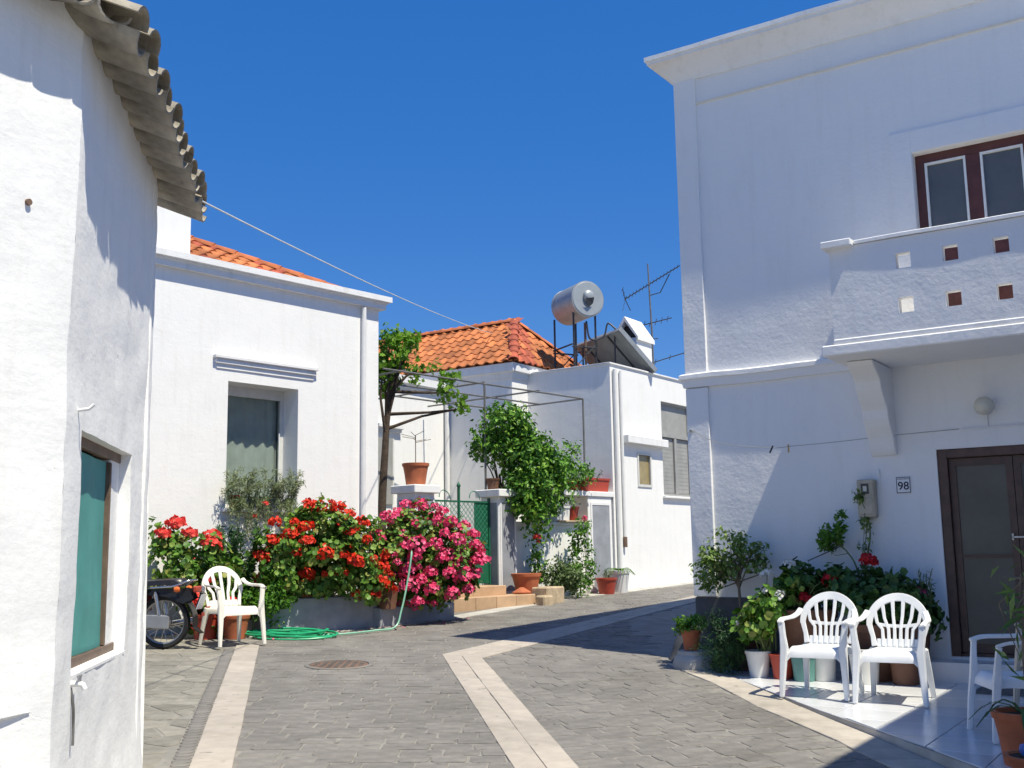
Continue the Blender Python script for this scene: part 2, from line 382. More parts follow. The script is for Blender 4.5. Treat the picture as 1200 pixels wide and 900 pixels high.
# ================================================================== street
rng = random.Random(4)
def lerp(a, b, t): return a+(b-a)*t
TER = [(1.86, 11.35), (2.02, 10.4), (2.14, 9.6), (2.29, 8.54), (2.49, 7.45), (2.66, 6.3), (2.9, 4.6), (3.2, 3.0)]   # terrace edge
def ter_x(y):
    for (xa, ya), (xb, yb) in zip(TER, TER[1:]):
        if yb <= y <= ya: return lerp(xa, xb, (ya-y)/(ya-yb))
    return TER[0][0] if y > TER[0][1] else TER[-1][0]
m = MB()
GY = sorted({-60, -20, -5, 0, 2.99, 11.36, 15, 20, 25, 40, 80, 200} | {p[1] for p in TER})
def row(y):      # the sheet steps down under the terrace
    e = ter_x(y); d = .3 if 2.995 < y < 11.355 else 0
    return [(x, y, gz(x, y)-dz) for x, dz in ((-150, 0), (-60, 0), (-20, 0), (-8, 0), (-4, 0), (0, 0), (e-.004, 0), (e+.004, d), (7.5, d), (7.51, 0), (20, 0), (60, 0), (150, 0))]
for ya, yb in zip(GY, GY[1:]):
    A, B = row(ya), row(yb)
    for i in range(len(A)-1): m.quad(A[i], A[i+1], B[i+1], B[i])
street = tag(m.build('street', 'mortar', None, weld=True), kind='structure')
def xl_left(y): return -1.998-(y-6.893)*.2059      # left edge of left slab strip
def xl_right(y): return xl_left(y)+.262
def zig_l(y): return -.03-(y-6.87)*.149             # near leg of the bent strip
def zig_r(y): return .36-(y-6.87)*.147
Z0, Z1 = Vector((-.802, 12.05)), Vector((-.361, 11.77)); ZF0, ZF1 = Vector((3.30, 20.2)), Vector((3.62, 20.0))
def far_leg(x, y):   # signed distance from the far leg's lower edge
    d = (ZF1-Z1).normalized(); v = Vector((x, y))-Z1; return d.x*v.y-d.y*v.x
def in_right(x, y): return y < 11.9+(x+.36)*2.0 and x > zig_r(y)-.1 and far_leg(x, y) < .1
# pavers: a handful of hand-cut shapes shared by all stones
def stone(wd, dp, r):
    k = [(-wd/2, -dp/2), (0, -dp/2), (wd/2, -dp/2), (wd/2, 0), (wd/2, dp/2), (0, dp/2), (-wd/2, dp/2), (-wd/2, 0)]
    c = .02
    k = [(-wd/2+c, -dp/2), (wd/2-c, -dp/2), (wd/2, -dp/2+c), (wd/2, dp/2-c), (wd/2-c, dp/2), (-wd/2+c, dp/2), (-wd/2, dp/2-c), (-wd/2, -dp/2+c)]
    return [(x+r.uniform(-.008, .008), y+r.uniform(-.008, .008)) for x, y in k]
PV = {}
for wd in (.20, .24, .28, .33):
    PV[wd] = [(lambda mb: mb.mesh('paver', 'paver', weld=True))(MB().prism(stone(wd-.014, .170, rng), -.02, .006, .005)) for _ in range(4)]
cand = []
for field, rot in (('l', 0.0), ('r', 17.0)):
    c, s = math.cos(R_(rot)), math.sin(R_(rot))
    v = -6.0
    while v < 34:
        u = -14+rng.uniform(0, .3)
        while u < 14:
            wd = rng.choice((.20, .24, .24, .28, .28, .33)); uc = u+wd/2; u += wd
            x, y = c*uc-s*v, s*uc+c*v
            if not (4.6 < y < 23): continue
            if field == 'r':
                if not in_right(x, y) or x > ter_x(y)-.3: continue
            else:
                if in_right(x, y) or x < xl_right(y)-.08: continue
                if (x+1.62)*-.748+(y-17.3)*.664 > -.15: continue
                if x > ter_x(y)-.3 and y < 11.35: continue
                if (x-1.751)*.829-(y-11.661)*.559 > 0 and (x-1.751)*.559+(y-11.661)*.829 > 0: continue
            cand.append((math.hypot(x, y-2), x, y, wd, rot))
        v += .182
def shows(x, y): return y > 6.55 and abs(x/y) < .5
cand.sort(key=lambda q: (not shows(q[1], q[2]), q[0]))
far = MB()
for k, (d, x, y, wd, rot) in enumerate(cand):
    q = GQ @ Quaternion((0, 0, 1), R_(rot+rng.choice((0, 180))+rng.uniform(-1.8, 1.8))) @ Quaternion((1, 0, 0), rng.uniform(-.012, .012)) @ Quaternion((0, 1, 0), rng.uniform(-.010, .010)); z = gz(x, y)+rng.uniform(-.003, .0015)
    if k < 300: inst('paver', rng.choice(PV[wd]), street, (x, y, z), q)
    else:
        me = rng.choice(PV[wd]); M = Matrix.Translation((x, y, z)) @ q.to_matrix().to_4x4()
        far.add([tuple(v.co) for v in me.vertices], [tuple(p.vertices) for p in me.polygons], M)
tag(far.build('far_pavers', 'paver_stuff', street), kind='stuff')
# crazy paving left of the strip
sites = []
for i in range(18):
    for j in range(34):
        sites.append((-5.9+i*.29+rng.uniform(-.12, .12), 4.8+j*.29+rng.uniform(-.12, .12)))
def clip(poly, p, n):
    o = []
    for i in range(len(poly)):
        a, b = poly[i], poly[(i+1) % len(poly)]; da = (a[0]-p[0])*n[0]+(a[1]-p[1])*n[1]; db = (b[0]-p[0])*n[0]+(b[1]-p[1])*n[1]
        if da <= 0: o.append(a)
        if da*db < 0: t = da/(da-db); o.append((a[0]+(b[0]-a[0])*t, a[1]+(b[1]-a[1])*t))
    return o
for k, (x, y) in enumerate(sites):
    if not (xl_left(y)-2.6 < x < xl_left(y)-.05 and 5.5 < y < 13.9) or x < -2.45-(y-6.9)*.36: continue
    poly = [(x-.5, y-.5), (x+.5, y-.5), (x+.5, y+.5), (x-.5, y+.5)]
    for x2, y2 in sites:
        dx, dy = x2-x, y2-y; dd = math.hypot(dx, dy)
        if 0 < dd < .9: poly = clip(poly, ((x+x2)/2-dx/dd*.012, (y+y2)/2-dy/dd*.012), (dx, dy))
    yy = sum(p[1] for p in poly)/len(poly)
    poly = clip(poly, (xl_left(y)-.135, y), (1, .2059))
    if len(poly) < 3: continue
    ob = MB().prism([(p[0]-x, p[1]-y) for p in poly], -.02, .006, .006).build('flagstone', 'flag', street, weld=True)
    ob.location = (x, y, gz(x, y)+rng.uniform(-.002, .001)); ob.rotation_mode = 'QUATERNION'; ob.rotation_quaternion = GQ
# soldier course of small bricks beside the strip
bme = [MB().prism(stone(.112, .084, rng), -.02, .008, .006).mesh('edge_brick', 'paver', weld=True) for _ in range(4)]
y = 6.3
while y < 12.6:
    x = xl_left(y)-.066; inst('edge_brick', rng.choice(bme), street, (x, y, gz(x, y)), GQ @ Quaternion((0, 0, 1), R_(11.6+rng.uniform(-3, 3)))); y += .094
# pale slab strips
def slab_quad(pts, name, mat, h=.012):
    cx = sum(p[0] for p in pts)/4; cy = sum(p[1] for p in pts)/4
    o = MB().prism([(p[0]-cx, p[1]-cy) for p in pts], -.02, h, .006).build(name, mat, street, weld=True)
    o.location = (cx, cy, gz(cx, cy)); o.rotation_mode = 'QUATERNION'; o.rotation_quaternion = GQ; return o
def strip(f0, f1, t0, t1, n, name='slab', mat='slab', gap=.007):
    for i in range(n):
        a, b = lerp(t0, t1, i/n), lerp(t0, t1, (i+1)/n); g_ = gap*.5*(1 if t1 > t0 else -1)/abs((Vector(f0(t1))-Vector(f0(t0))).length or 1)*abs(t1-t0)
        j = lambda: rng.uniform(-.004, .004)
        p = [f0(a+g_), f1(a+g_), f1(b-g_), f0(b-g_)]; slab_quad([(q[0]+j(), q[1]+j()) for q in p], name, mat)
strip(lambda y: (xl_left(y), y), lambda y: (xl_right(y), y), 4.8, 13.05, 11)
def two(P, Q, R, S, n0, n1):
    # a pair of slab rows between the lines P-Q (outer) and R-S (inner)
    P, Q, R, S = map(Vector, (P, Q, R, S)); a = lambda k: (lambda t: tuple(P.lerp(R, k).lerp(Q.lerp(S, k), t)))
    strip(a(0), a(.492), 0, 1, n0); strip(a(.508), a(1), 0, 1, n1)
two((zig_l(4.8), 4.8), Z0, (zig_r(4.8), 4.8), Z1, 9, 8)
two(Z0+Vector((.004, .006)), ZF0, Z1+Vector((.004, .006)), ZF1, 12, 11)
# band of kerbstones along the terrace
k0 = lambda y: (ter_x(y)-.33-.02*math.sin(y*3), y); k1 = lambda y: (ter_x(y)-.015, y)
strip(k0, k1, 4.6, 11.3, 11, 'kerbstone', 'kerbstone')
# pale cement edging at the foot of the planters and garden wall
A0 = (-1.62, 17.3); AA = 48.43      # house line: local x runs up the street, y into the houses
edge = [(-3.25, 13.72), (-1.9, 14.62), (-.80, 16.05), (.30, 18.15), (1.2, 19.9), (2.2, 21.1), (3.9, 23.6)]
for a, b in zip(edge, edge[1:]):
    d = (Vector(b)-Vector(a)).normalized(); n = Vector((-d.y, d.x))
    slab_quad([a, b, tuple(Vector(b)+n*.30), tuple(Vector(a)+n*.30)], 'cement_edging', 'cement', .010)
# manhole cover with pale ring
mh = thing('manhole_cover', 'round rusty manhole cover in a pale ring set in the paving', 'manhole cover', (-1.79, 11.29, gz(-1.79, 11.29)))
mh.rotation_mode = 'QUATERNION'; mh.rotation_quaternion = GQ
MB().lathe([(.345, -.02), (.345, .012), (.335, .016), (.30, .016), (.30, -.02)], 40).build('ring', 'paver_stuff', mh, smooth=True)
MB().lathe([(.292, -.02), (.292, .012), (.286, .015), (.0001, .015)], 40).build('cover', 'rust', mh, smooth=30)
m = MB()
for i in range(-3, 4):
    for j in range(-3, 4):
        if math.hypot(i, j)*.075 < .25: m.box(i*.075-.022, i*.075+.022, j*.075-.022, j*.075+.022, .0155, .019)
tag(m.build('studs', 'iron', mh), kind='stuff')

# ================================================================== terrace
RO = (1.751, 11.661); RA = -34.0
def tz(x, y): return .36+(y-10.4)*.0167
TQ = Vector((0, 0, 1)).rotation_difference(Vector((0, -.0167, 1)).normalized())
def RPT(s, off, dz=0): p = frame_pt(RO, RA, s, -off, 0); p.z = tz(p.x, p.y)+dz; return p
def RP(s, off, z): return frame_pt(RO, RA, s, -off, z)
ter_poly = TER+[(8, 3.0), (9, 8)]
def rloc(x, y): dx, dy = x-RO[0], y-RO[1]; return dx*.829-dy*.559, -(dx*.559+dy*.829)
terp = [(x, y) for x, y in TER]+[(6.6, 3.0), (6.6, 8.6)]
m = MB(); m.prism(terp, -.3, -.008, zf=tz)
terrace = tag(m.build('terrace', 'grout', None, weld=True), kind='structure')
# tiles clipped to the terrace outline (outline is nearly convex: clip by each edge piece)
ca, sa = math.cos(R_(RA)), math.sin(R_(RA))
for i in range(-2, 16):
    for j in range(0, 18):
        s0, o0 = -.3+i*.44, -.1+j*.44
        cx, cy = RP(s0+.22, o0+.22, 0)[:2]
        poly = [tuple(RP(s0+a, o0+b, 0)[:2]) for a, b in ((.004, .004), (.436, .004), (.436, .436), (.004, .436))]
        ys = [p[1] for p in poly]
        if max(ys) > 12.5 or min(ys) < 3: continue
        for (xa, ya), (xb, yb) in zip(TER, TER[1:]):
            if yb-.5 <= cy <= ya+.5:
                n = (yb-ya, -(xb-xa)); L = math.hypot(*n); n = (n[0]/L, n[1]/L)
                if n[0] > 0: n = (-n[0], -n[1])
                poly = clip(poly, (xa, ya), n)
                if len(poly) < 3: break
        if len(poly) < 3 or rloc(cx, cy)[1] < -.3: continue
        ar = abs(sum(poly[q][0]*poly[(q+1) % len(poly)][1]-poly[(q+1) % len(poly)][0]*poly[q][1] for q in range(len(poly))))/2
        if ar < .004: continue
        MB().prism([(p[0]-cx, p[1]-cy) for p in poly], -.03, 0, .003).build('terrace_tile', 'terrace_tile', terrace, weld=True); tl = COL.objects[-1]; tl.location = (cx, cy, tz(cx, cy)); tl.rotation_mode = 'QUATERNION'; tl.rotation_quaternion = TQ
m = MB()
for (xa, ya), (xb, yb) in zip(TER, TER[1:]):
    m.quad((xa-.004, ya, gz(xa, ya)-.05), (xb-.004, yb, gz(xb, yb)-.05), (xb-.004, yb, tz(xb, yb)-.010), (xa-.004, ya, tz(xa, ya)-.010))
m.build('riser', 'cement', terrace)

# ================================================================== house on the right
ZB = .30
rh = thing('two_storey_house', 'tall white two-storey house with balcony and dark brown door on the right', 'house', (RO[0], RO[1], ZB), RA)
Z = lambda z: z-ZB
DOOR = (2.66, 3.94, Z(.54), Z(2.43), .14); UPW = (2.645, 3.70, Z(3.40), Z(5.33), .16)
m = MB(); m.facade(.17, 8, Z(.2), Z(6.9), [DOOR, UPW], 0, step=.35)
m.shell(.17, 8, 0, 7, Z(.2), Z(6.9))
m.build('wall', 'white_plain', rh, weld=True)
# corner pilaster (front and side)
part('pilaster', 'white_plain', rh, [(.15, .405, -.03, .02, Z(3.40), Z(6.70))], bevel=.006)
part('pilaster', 'white_plain', rh, [(.15, .405, -.03, .02, Z(1.06), Z(3.24))], bevel=.006)
m = MB(); m.sweep([(.17, 6.9), (.17, 0), (8, 0)], [(-.05, Z(6.690)), (.02, Z(6.690)), (.035, Z(6.725)), (.07, Z(6.770)), (.13, Z(6.830)), (.20, Z(6.885)), (.235, Z(6.900)), (.235, Z(6.935)), (.255, Z(6.940)), (.255, Z(6.990)), (-.05, Z(6.990))], .012)
m.build('cornice', 'white_trim', rh, smooth=35)
MB().box(.405, 8, -.018, .02, Z(6.40), Z(6.425)).build('frieze_moulding', 'cream_trim', rh)
m = MB(); m.sweep([(.17, 3), (.17, 0), (1.99, 0)], [(-.02, Z(3.245)), (.035, Z(3.25)), (.055, Z(3.33)), (.075, Z(3.34)), (.075, Z(3.385)), (.05, Z(3.40)), (-.02, Z(3.40))], .014)
m.build('string_course', 'white_plain', rh, smooth=30)
m = MB(); m.sweep([(.17, 4), (.17, 0), (1.35, 0)], [(-.02, Z(.2)), (.012, Z(.2)), (.012, Z(1.05)), (-.02, Z(1.06))]); m.build('plinth', 'grey_dark', rh)
part('window_surround', 'white_plain', rh, [(2.44, 2.64, -.016, .02, Z(3.4), Z(5.56)), (3.705, 3.95, -.016, .02, Z(3.4), Z(5.56)), (2.641, 3.704, -.016, .02, Z(5.335), Z(5.56))])
# upper balcony doors
wd = MB(); x0, x1, z0, z1, _ = UPW; yw = .10
for a in [(x0, x0+.085, yw, yw+.06, z0, z1), (x1-.085, x1, yw, yw+.06, z0, z1), (x0+.085, x1-.085, yw, yw+.06, z1-.09, z1), (x0+.085, x1-.085, yw, yw+.06, z0, z0+.12), ((x0+x1)/2-.065, (x0+x1)/2+.065, yw-.006, yw+.06, z0+.12, z1-.09)]: wd.box(*a)
win = wd.build('balcony_door', 'maroon', rh, bevel=.004)
for a, b in ((x0+.085, (x0+x1)/2-.065), ((x0+x1)/2+.065, x1-.085)):
    zt, zb = z1-.09, z0+.12
    part('bead', 'white_paint', win, [(a, a+.022, yw-.004, yw+.03, zb, zt), (b-.022, b, yw-.004, yw+.03, zb, zt), (a+.022, b-.022, yw-.004, yw+.03, zt-.022, zt), (a+.022, b-.022, yw-.004, yw+.03, zb, zb+.022)])
    part('pane', 'grey_pane', win, [(a+.022, b-.022, yw+.022, yw+.03, zb+.022, zt-.022)])
    part('kick_panel', 'maroon', win, [(a-.01, b+.01, yw-.012, yw+.02, z0+.1, Z(4.50))], bevel=.004)
MB().box(x0, x1, .165, .175, z0, z1).build('backing', 'grey_pane', win)
# balcony
bal = part('balcony', 'white_plain', rh, [(1.97, 5.20, -1.03, .03, Z(3.245), Z(3.345))], bevel=.012)
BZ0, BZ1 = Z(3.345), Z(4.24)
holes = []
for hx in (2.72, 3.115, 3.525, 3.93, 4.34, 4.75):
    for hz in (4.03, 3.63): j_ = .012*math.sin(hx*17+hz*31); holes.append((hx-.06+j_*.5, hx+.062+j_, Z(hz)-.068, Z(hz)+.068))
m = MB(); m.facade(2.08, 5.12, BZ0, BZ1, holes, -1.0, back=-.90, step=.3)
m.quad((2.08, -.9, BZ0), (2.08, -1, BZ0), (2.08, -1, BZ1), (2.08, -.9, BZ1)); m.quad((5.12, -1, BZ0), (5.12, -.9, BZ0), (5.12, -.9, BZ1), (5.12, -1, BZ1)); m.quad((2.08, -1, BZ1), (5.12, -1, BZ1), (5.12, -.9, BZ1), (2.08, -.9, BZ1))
m.build('parapet', 'white_plain', bal, weld=True)
part('parapet_side', 'white_plain', bal, [(2.08, 2.18, -.897, .02, BZ0, BZ1), (5.02, 5.12, -.897, .02, BZ0, BZ1)])
part('parapet_cap', 'white_trim', bal, [(2.04, 2.20, -.88, .02, BZ1, BZ1+.035)], bevel=.008)
MB().sweep([(2.31, -.95), (5.14, -.95)], [(-.07, BZ1+.002), (.075, BZ1+.002), (.075, BZ1+.03), (.065, BZ1+.037), (-.07, BZ1+.037)], .010, .2).build('parapet_cap', 'white_trim', bal)
part('parapet_cap', 'white_trim', bal, [(2.03, 2.307, -1.09, -.882, BZ1-.015, BZ1+.05)], bevel=.008)
part('skirting', 'white_trim', bal, [(2.075, 5.12, -1.012, -.9, BZ0, BZ0+.05)], bevel=.01)
def corbel(x0, x1):
    cv = smoothcurve([(-.03, 2.40, 0), (-.075, 2.46, 0), (-.11, 2.56, 0), (-.19, 2.66, 0), (-.235, 2.74, 0), (-.25, 2.82, 0), (-.33, 2.91, 0), (-.40, 2.99, 0), (-.43, 3.07, 0), (-.53, 3.14, 0), (-.63, 3.20, 0), (-.66, 3.24, 0)], 3)
    pr = [(.02, Z(2.40))]+[(v.x, Z(v.y)) for v in cv]+[(.02, Z(3.24))]
    return MB().xprism(pr[::-1], x0, x1).build('corbel', 'cream_trim' if False else 'white_plain', bal, bevel=.008)
corbel(2.07, 2.31); corbel(4.85, 5.05)
# entrance door
x0, x1, z0, z1, _ = DOOR; yd = .05
dr = part('door', 'brown_door', rh, [(x0, x0+.085, yd-.03, yd+.09, z0, z1), (x1-.085, x1, yd-.03, yd+.09, z0, z1), (x0+.085, x1-.085, yd-.03, yd+.09, z1-.085, z1), (x0+.085, x1-.085, yd, yd+.09, z0, z0+.035)], bevel=.006)
mid = (x0+x1)/2
for a, b in ((x0+.088, mid-.003), (mid+.003, x1-.088)):
    lf = part('door_leaf', 'brown_door', dr, [(a, a+.06, yd+.02, yd+.06, z0+.04, z1-.09), (b-.06, b, yd+.02, yd+.06, z0+.04, z1-.09), (a+.06, b-.06, yd+.02, yd+.06, z1-.16, z1-.09), (a+.06, b-.06, yd+.02, yd+.06, z0+.04, z0+.12), (a+.06, b-.06, yd+.012, yd+.06, Z(1.43), Z(1.455))])
    part('mesh_panel', 'door_panel', lf, [(a+.06, b-.06, yd+.035, yd+.045, Z(1.455), z1-.16)])
    part('lower_panel', 'door_panel', lf, [(a+.06, b-.06, yd+.035, yd+.045, z0+.12, Z(1.43))])
    part('curtain', 'curtain', lf, [(a+.10, a+.24, yd+.060, yd+.066, Z(1.62), Z(2.20))])
    part('handle', 'alu', lf, [(b-.05, b+.06 if b < mid else b-.16, yd-.012, yd-.002, Z(1.60), Z(1.615)), (b-.05, b-.035, yd-.012, yd+.02, Z(1.58), Z(1.64))])
part('backing', 'grey_pane', dr, [(x0, x1, .13, .138, z0, z1)])
stp = part('doorstep', 'terrace_tile', rh, [(2.52, 4.15, -.36, .0, Z(.2), Z(.525))], bevel=.005)
part('threshold', 'white_trim', rh, [(2.64, 3.96, -.03, .05, Z(.525), Z(.545))])
MB().tube([(2.9, -.012, Z(2.60)), (4.6, -.012, Z(2.615))], .008, 6).build('cable_conduit', 'white_plain', rh)
# small fixtures on that wall
lamp = thing('wall_lamp', 'round cream globe lamp on the white wall above the brown door', 'lamp', RP(3.13, 0, 2.79), RA)
m = MB(); m.lathe([(.0001, -.085), (.05, -.072), (.082, -.03), (.088, .01), (.075, .05), (.04, .078), (.0001, .085)], 20, Matrix.Translation((0, -.11, 0))); m.build('globe', 'lamp_globe', lamp, smooth=True)
MB().lathe([(.055, 0), (.055, .015), (.04, .03), (.04, .05)], 16, Matrix.Rotation(R_(90), 4, 'X')).build('bracket', 'white_paint', lamp, smooth=True)
MB().tube([(0, -.01, -.03), (0, -.01, -.19)], .007, 6).build('cable', 'white_plain', lamp)
mt = thing('electricity_meter', 'beige metal electricity meter box on the white wall beside the number plate', 'meter box', RP(1.93, 0, 1.815), RA)
part('housing', 'meter_box', mt, [(0, .165, -.105, 0, 0, .365)], bevel=.012)
part('window', 'meter_dark', mt, [(.04, .115, -.108, -.1, .225, .325)])
part('dial', 'lamp_globe', mt, [(.06, .095, -.110, -.107, .25, .30)])
m = MB(); m.box(.02, .145, -.112, -.1, .03, .19); m.build('lower_cover', 'meter_box', mt, bevel=.006)
MB().tube([(.19, -.012, .30), (.19, -.012, .46)], .012, 6).build('conduit', 'white_plain', mt)
npl = thing('house_number_plate', 'small white house number plate reading 98 with a blue border', 'number plate', RP(2.345, 0, 2.115), RA)
part('plate', 'plate_white', npl, [(-.068, .068, -.012, 0, -.080, .080)], bevel=.003)
m = MB()
for a in [(-.064, .064, .069, .075), (-.064, .064, -.075, -.069), (-.064, -.058, -.069, .069), (.058, .064, -.069, .069)]: m.box(a[0], a[1], -.0138, -.0115, a[2], a[3])
for i in range(9): m.box(-.050+i*.012, -.044+i*.012, -.0138, -.0115, .052, .062)
m.build('border', 'ink', npl)
def text_mesh(body, size, mat, parent, loc, name):
    cu = bpy.data.curves.new('t', 'FONT'); cu.body = body; cu.size = size; cu.align_x = 'CENTER'; cu.align_y = 'CENTER'; cu.extrude = .0008; cu.offset = .0012
    t = bpy.data.objects.new('t', cu); COL.objects.link(t); bpy.context.view_layer.update()
    me = bpy.data.meshes.new_from_object(t); bpy.data.objects.remove(t); me.materials.clear(); me.materials.append(MATS[mat])
    o = link(bpy.data.objects.new(name, me), parent); o.location = loc; o.rotation_euler = (R_(90), 0, 0); return o
text_mesh('98', .105, 'ink', npl, (0, -.0136, -.012), 'digits')
# clothes line with pegs
cl = thing('clothes_line', 'thin sagging clothes line along the white wall with two pegs', 'clothes line', RP(.2, .1, 2.9), RA)
pts = [(.0, -.05, -.10+.0), (.35, -.10, -.27), (.9, -.16, -.36), (1.15, -.17, -.36), (1.6, -.14, -.345), (2.1, -.08, -.315), (2.68, -.0, -.292)]
pts = [(x-.0, y+.1, z) for x, y, z in pts]
MB().tube(smoothcurve(pts, 6), .0035, 5).build('line', 'wire', cl)
for (x, a, mt_) in ((.93, 28, 'black_plastic'), (1.10, 0, 'peg_wood')):
    M = Matrix.Translation((x, -.065, -.365)) @ Matrix.Rotation(R_(a), 4, 'Y')
    m = MB(); m.box(-.007, -.001, -.006, .006, -.055, .025, M); m.box(.001, .007, -.006, .006, -.055, .025, M); m.build('peg', mt_, cl)
part('hook', 'wire', cl, [(-.02, .02, .05, .1, -.12, -.1)])
# worn corner guard stone
cg = thing('corner_guard_stone', 'worn dark grey guard stone at the street corner of the tall house', 'guard stone', RP(.02, .05, gz(1.7, 11.6)), RA)
m = MB()
ring = []
for k in range(9):
    t = k/8; rr = .16*(1-t*.5)*(1+.04*math.sin(k*2.1)); z = -.05+t*.46
    ring.append((rr, z))
m.lathe(ring+[(.0001, .43)], 14)
def wp(v):
    n = noise.noise_vector(v*5)*.035; return Vector((v.x*1.0+n.x+.12*v.z, v.y*.9+n.y+.25*v.z, v.z+n.z*.4))
m.build('stone', 'grey_dark', cg, smooth=True, warp=wp)
# cracked plaster lump by it
# neighbouring house past the right edge of the view: its shadow falls on the terrace
nb = thing('neighbour_house', 'plain white flat-roofed house standing past the right edge beside the terrace', 'house', RP(5.45, 0, .2), RA)
m = MB(); m.facade(0, 4, -.1, 5.2, [(1.2, 2.2, 1.0, 2.4, .15)], -6.2); m.shell(0, 4, -6.2, 6, -.1, 5.2); m.build('wall', 'white_wall', nb, weld=True)
part('window', 'shutter_grey', nb, [(1.2, 2.2, -6.10, -6.06, 1.0, 2.4)])
m = MB(); m.sweep([(0, 5.9), (0, -6.2), (4, -6.2)], [(-.05, 5.05), (.08, 5.08), (.08, 5.25), (-.05, 5.25)]); m.build('cornice', 'white_trim', nb)

# ================================================================== house on the left
LO = (-2.31, 6.941); LA = 99.5; LZ = .20
lh = thing('old_plastered_house', 'old whitewashed house with grey clay tile eaves and teal window at left', 'house', (LO[0], LO[1], LZ), LA)
Z = lambda z: z-LZ
KX = -2.275; SOF = Z(4.07)
WN = (-2.03, -.70, Z(1.03), Z(2.14), .22)
WNH = (-1.99, -.69, Z(1.035), Z(2.135), .20)
m = MB(); m.facade(KX, 0, Z(.1), SOF, [WNH], 0, step=.07)
# street bend: nearer stretch of wall turning left towards the viewer
bx, by = -.824, .566; N = 40; NZ = 55
for i in range(N):
    for j in range(NZ):
        a, b = 3.0*i/N, 3.0*(i+1)/N; c, d = Z(.1)+(SOF-Z(.1))*j/NZ, Z(.1)+(SOF-Z(.1))*(j+1)/NZ
        m.quad((KX+bx*b, by*b, c), (KX+bx*a, by*a, c), (KX+bx*a, by*a, d), (KX+bx*b, by*b, d))
ex, ey = KX+bx*3, by*3
m.quad((0, 0, Z(.1)), (0, 5, Z(.1)), (0, 5, SOF), (0, 0, SOF)); m.quad((0, 5, Z(.1)), (ex, 5, Z(.1)), (ex, 5, SOF), (0, 5, SOF)); m.quad((ex, 5, Z(.1)), (ex, ey, Z(.1)), (ex, ey, SOF), (ex, 5, SOF))
m.add([(0, 0, SOF), (0, 5, SOF), (ex, 5, SOF), (ex, ey, SOF), (KX, 0, SOF)], [(0, 1, 2, 3, 4)])
def wp(v):
    if v.y > 3: return v
    p = Vector((v.x*1.0, v.y, v.z)); n = noise.noise(p*1.1)*.013+noise.noise(p*4.3+Vector((7, 1, 3)))*.009+noise.noise(p*13)*.0035
    # corners softened by many coats of lime wash, foot swelling outward
    foot = max(0, .55-v.z)/.55; n -= .03*foot*foot
    e = -v.x
    soft = .03*math.exp(-(e/.05)**2)+.006*math.exp(-((v.x-KX)/.04)**2)
    if .01 < v.y < .3 and WNH[0]-.02 < v.x < WNH[1]+.02: return Vector((v.x+n*.3, v.y, v.z+n*.3))
    return Vector((v.x, v.y+n+soft, v.z))
m.build('wall', 'white_rough', lh, weld=True, warp=wp, smooth=60)
part('corner_ridge', 'white_rough', lh, [(-.17, -.02, -.022, .03, Z(.1), Z(3.25))], bevel=.015) if False else None
# raised plaster strip at the far end of the wall
m = MB(); m.tube([(-.26+.01*math.sin(z*3), .004, Z(.15)+z) for z in [k*.25 for k in range(16)]], [.016+.004*math.sin(k*1.7) for k in range(16)], 8); m.build('plaster_bead', 'white_rough', lh, smooth=True)
# window with teal cloth blind
x0, x1, z0, z1, _ = WNH
wf = part('window', 'frame_brown', lh, [(x0, x1, .06, .11, z1-.05, z1+.01), (x0, x1, .06, .11, z0-.01, z0+.05), (x0, x0+.045, .06, .11, z0+.05, z1-.065), (x1-.275, x1-.25, .06, .11, z0+.05, z1-.065)], bevel=.005)
m = MB(); nx, nz = 40, 26
P = [[(x0+.045+(x1-.26-x0-.045)*i/nx, .085+.0022*math.sin(i*.45+j*.05)*(.4+.6*j/nz)+.004*math.sin(i*.15+j*.12), z0+.05+(z1-.065-z0-.05)*j/nz) for i in range(nx+1)] for j in range(nz+1)]
for j in range(nz):
    for i in range(nx): m.quad(P[j][i], P[j][i+1], P[j+1][i+1], P[j+1][i])
m.build('teal_blind', 'teal_cloth', wf, weld=True, smooth=True)
part('sill', 'white_rough', wf, [(x0-.0, x1-.0, .0, .08, z0-.02, z0+.006)], bevel=.006)
part('jamb', 'white_rough', wf, [(x1-.25, x1+.01, .068, .18, z0, z1)], bevel=.012)
part('backing', 'grey_pane', wf, [(x0, x1, .19, .2, z0, z1)])
# roof with clay tiles
EV = Z(3.90); pit = .34; OV = .27
m = MB(); m.add([(.16, -.12, SOF-.02), (.16, 4.9, SOF+1.6), (ex, 4.9, SOF+1.6), (ex, ey-.05, SOF+.55), (KX-.05, -.10, SOF-.02)], [(0, 1, 2, 3, 4)]); 
roof = m.build('roof', 'old_tile', lh)
def half_barrel(r0, r1, L, up, th=.016, n=9):
    mb = MB(); vs = []
    for (r, y) in ((r0, 0), (r1, L)):
        for rr in (r, r-th):
            for j in range(n):
                a = math.pi*j/(n-1); vs.append((math.cos(a)*rr, y, (math.sin(a)*rr*.62)*(1 if up else -1)))
    fs = []
    for j in range(n-1): fs += [(j, j+1, 2*n+j+1, 2*n+j), (n+j+1, n+j, 3*n+j, 3*n+j+1), (j+1, j, n+j, n+j+1), (2*n+j, 2*n+j+1, 3*n+j+1, 3*n+j)]
    fs += [(0, 2*n, 3*n, n), (n-1, 2*n-1, 4*n-1, 3*n-1)]
    mb.add(vs, fs); return mb.mesh('tile', 'old_tile', smooth=40, weld=True)
covers = [half_barrel(.105+.004*k, .088, .52, True) for k in range(3)]; pans = [half_barrel(.108, .092+.004*k, .52, False) for k in range(3)]
rr = random.Random(8)
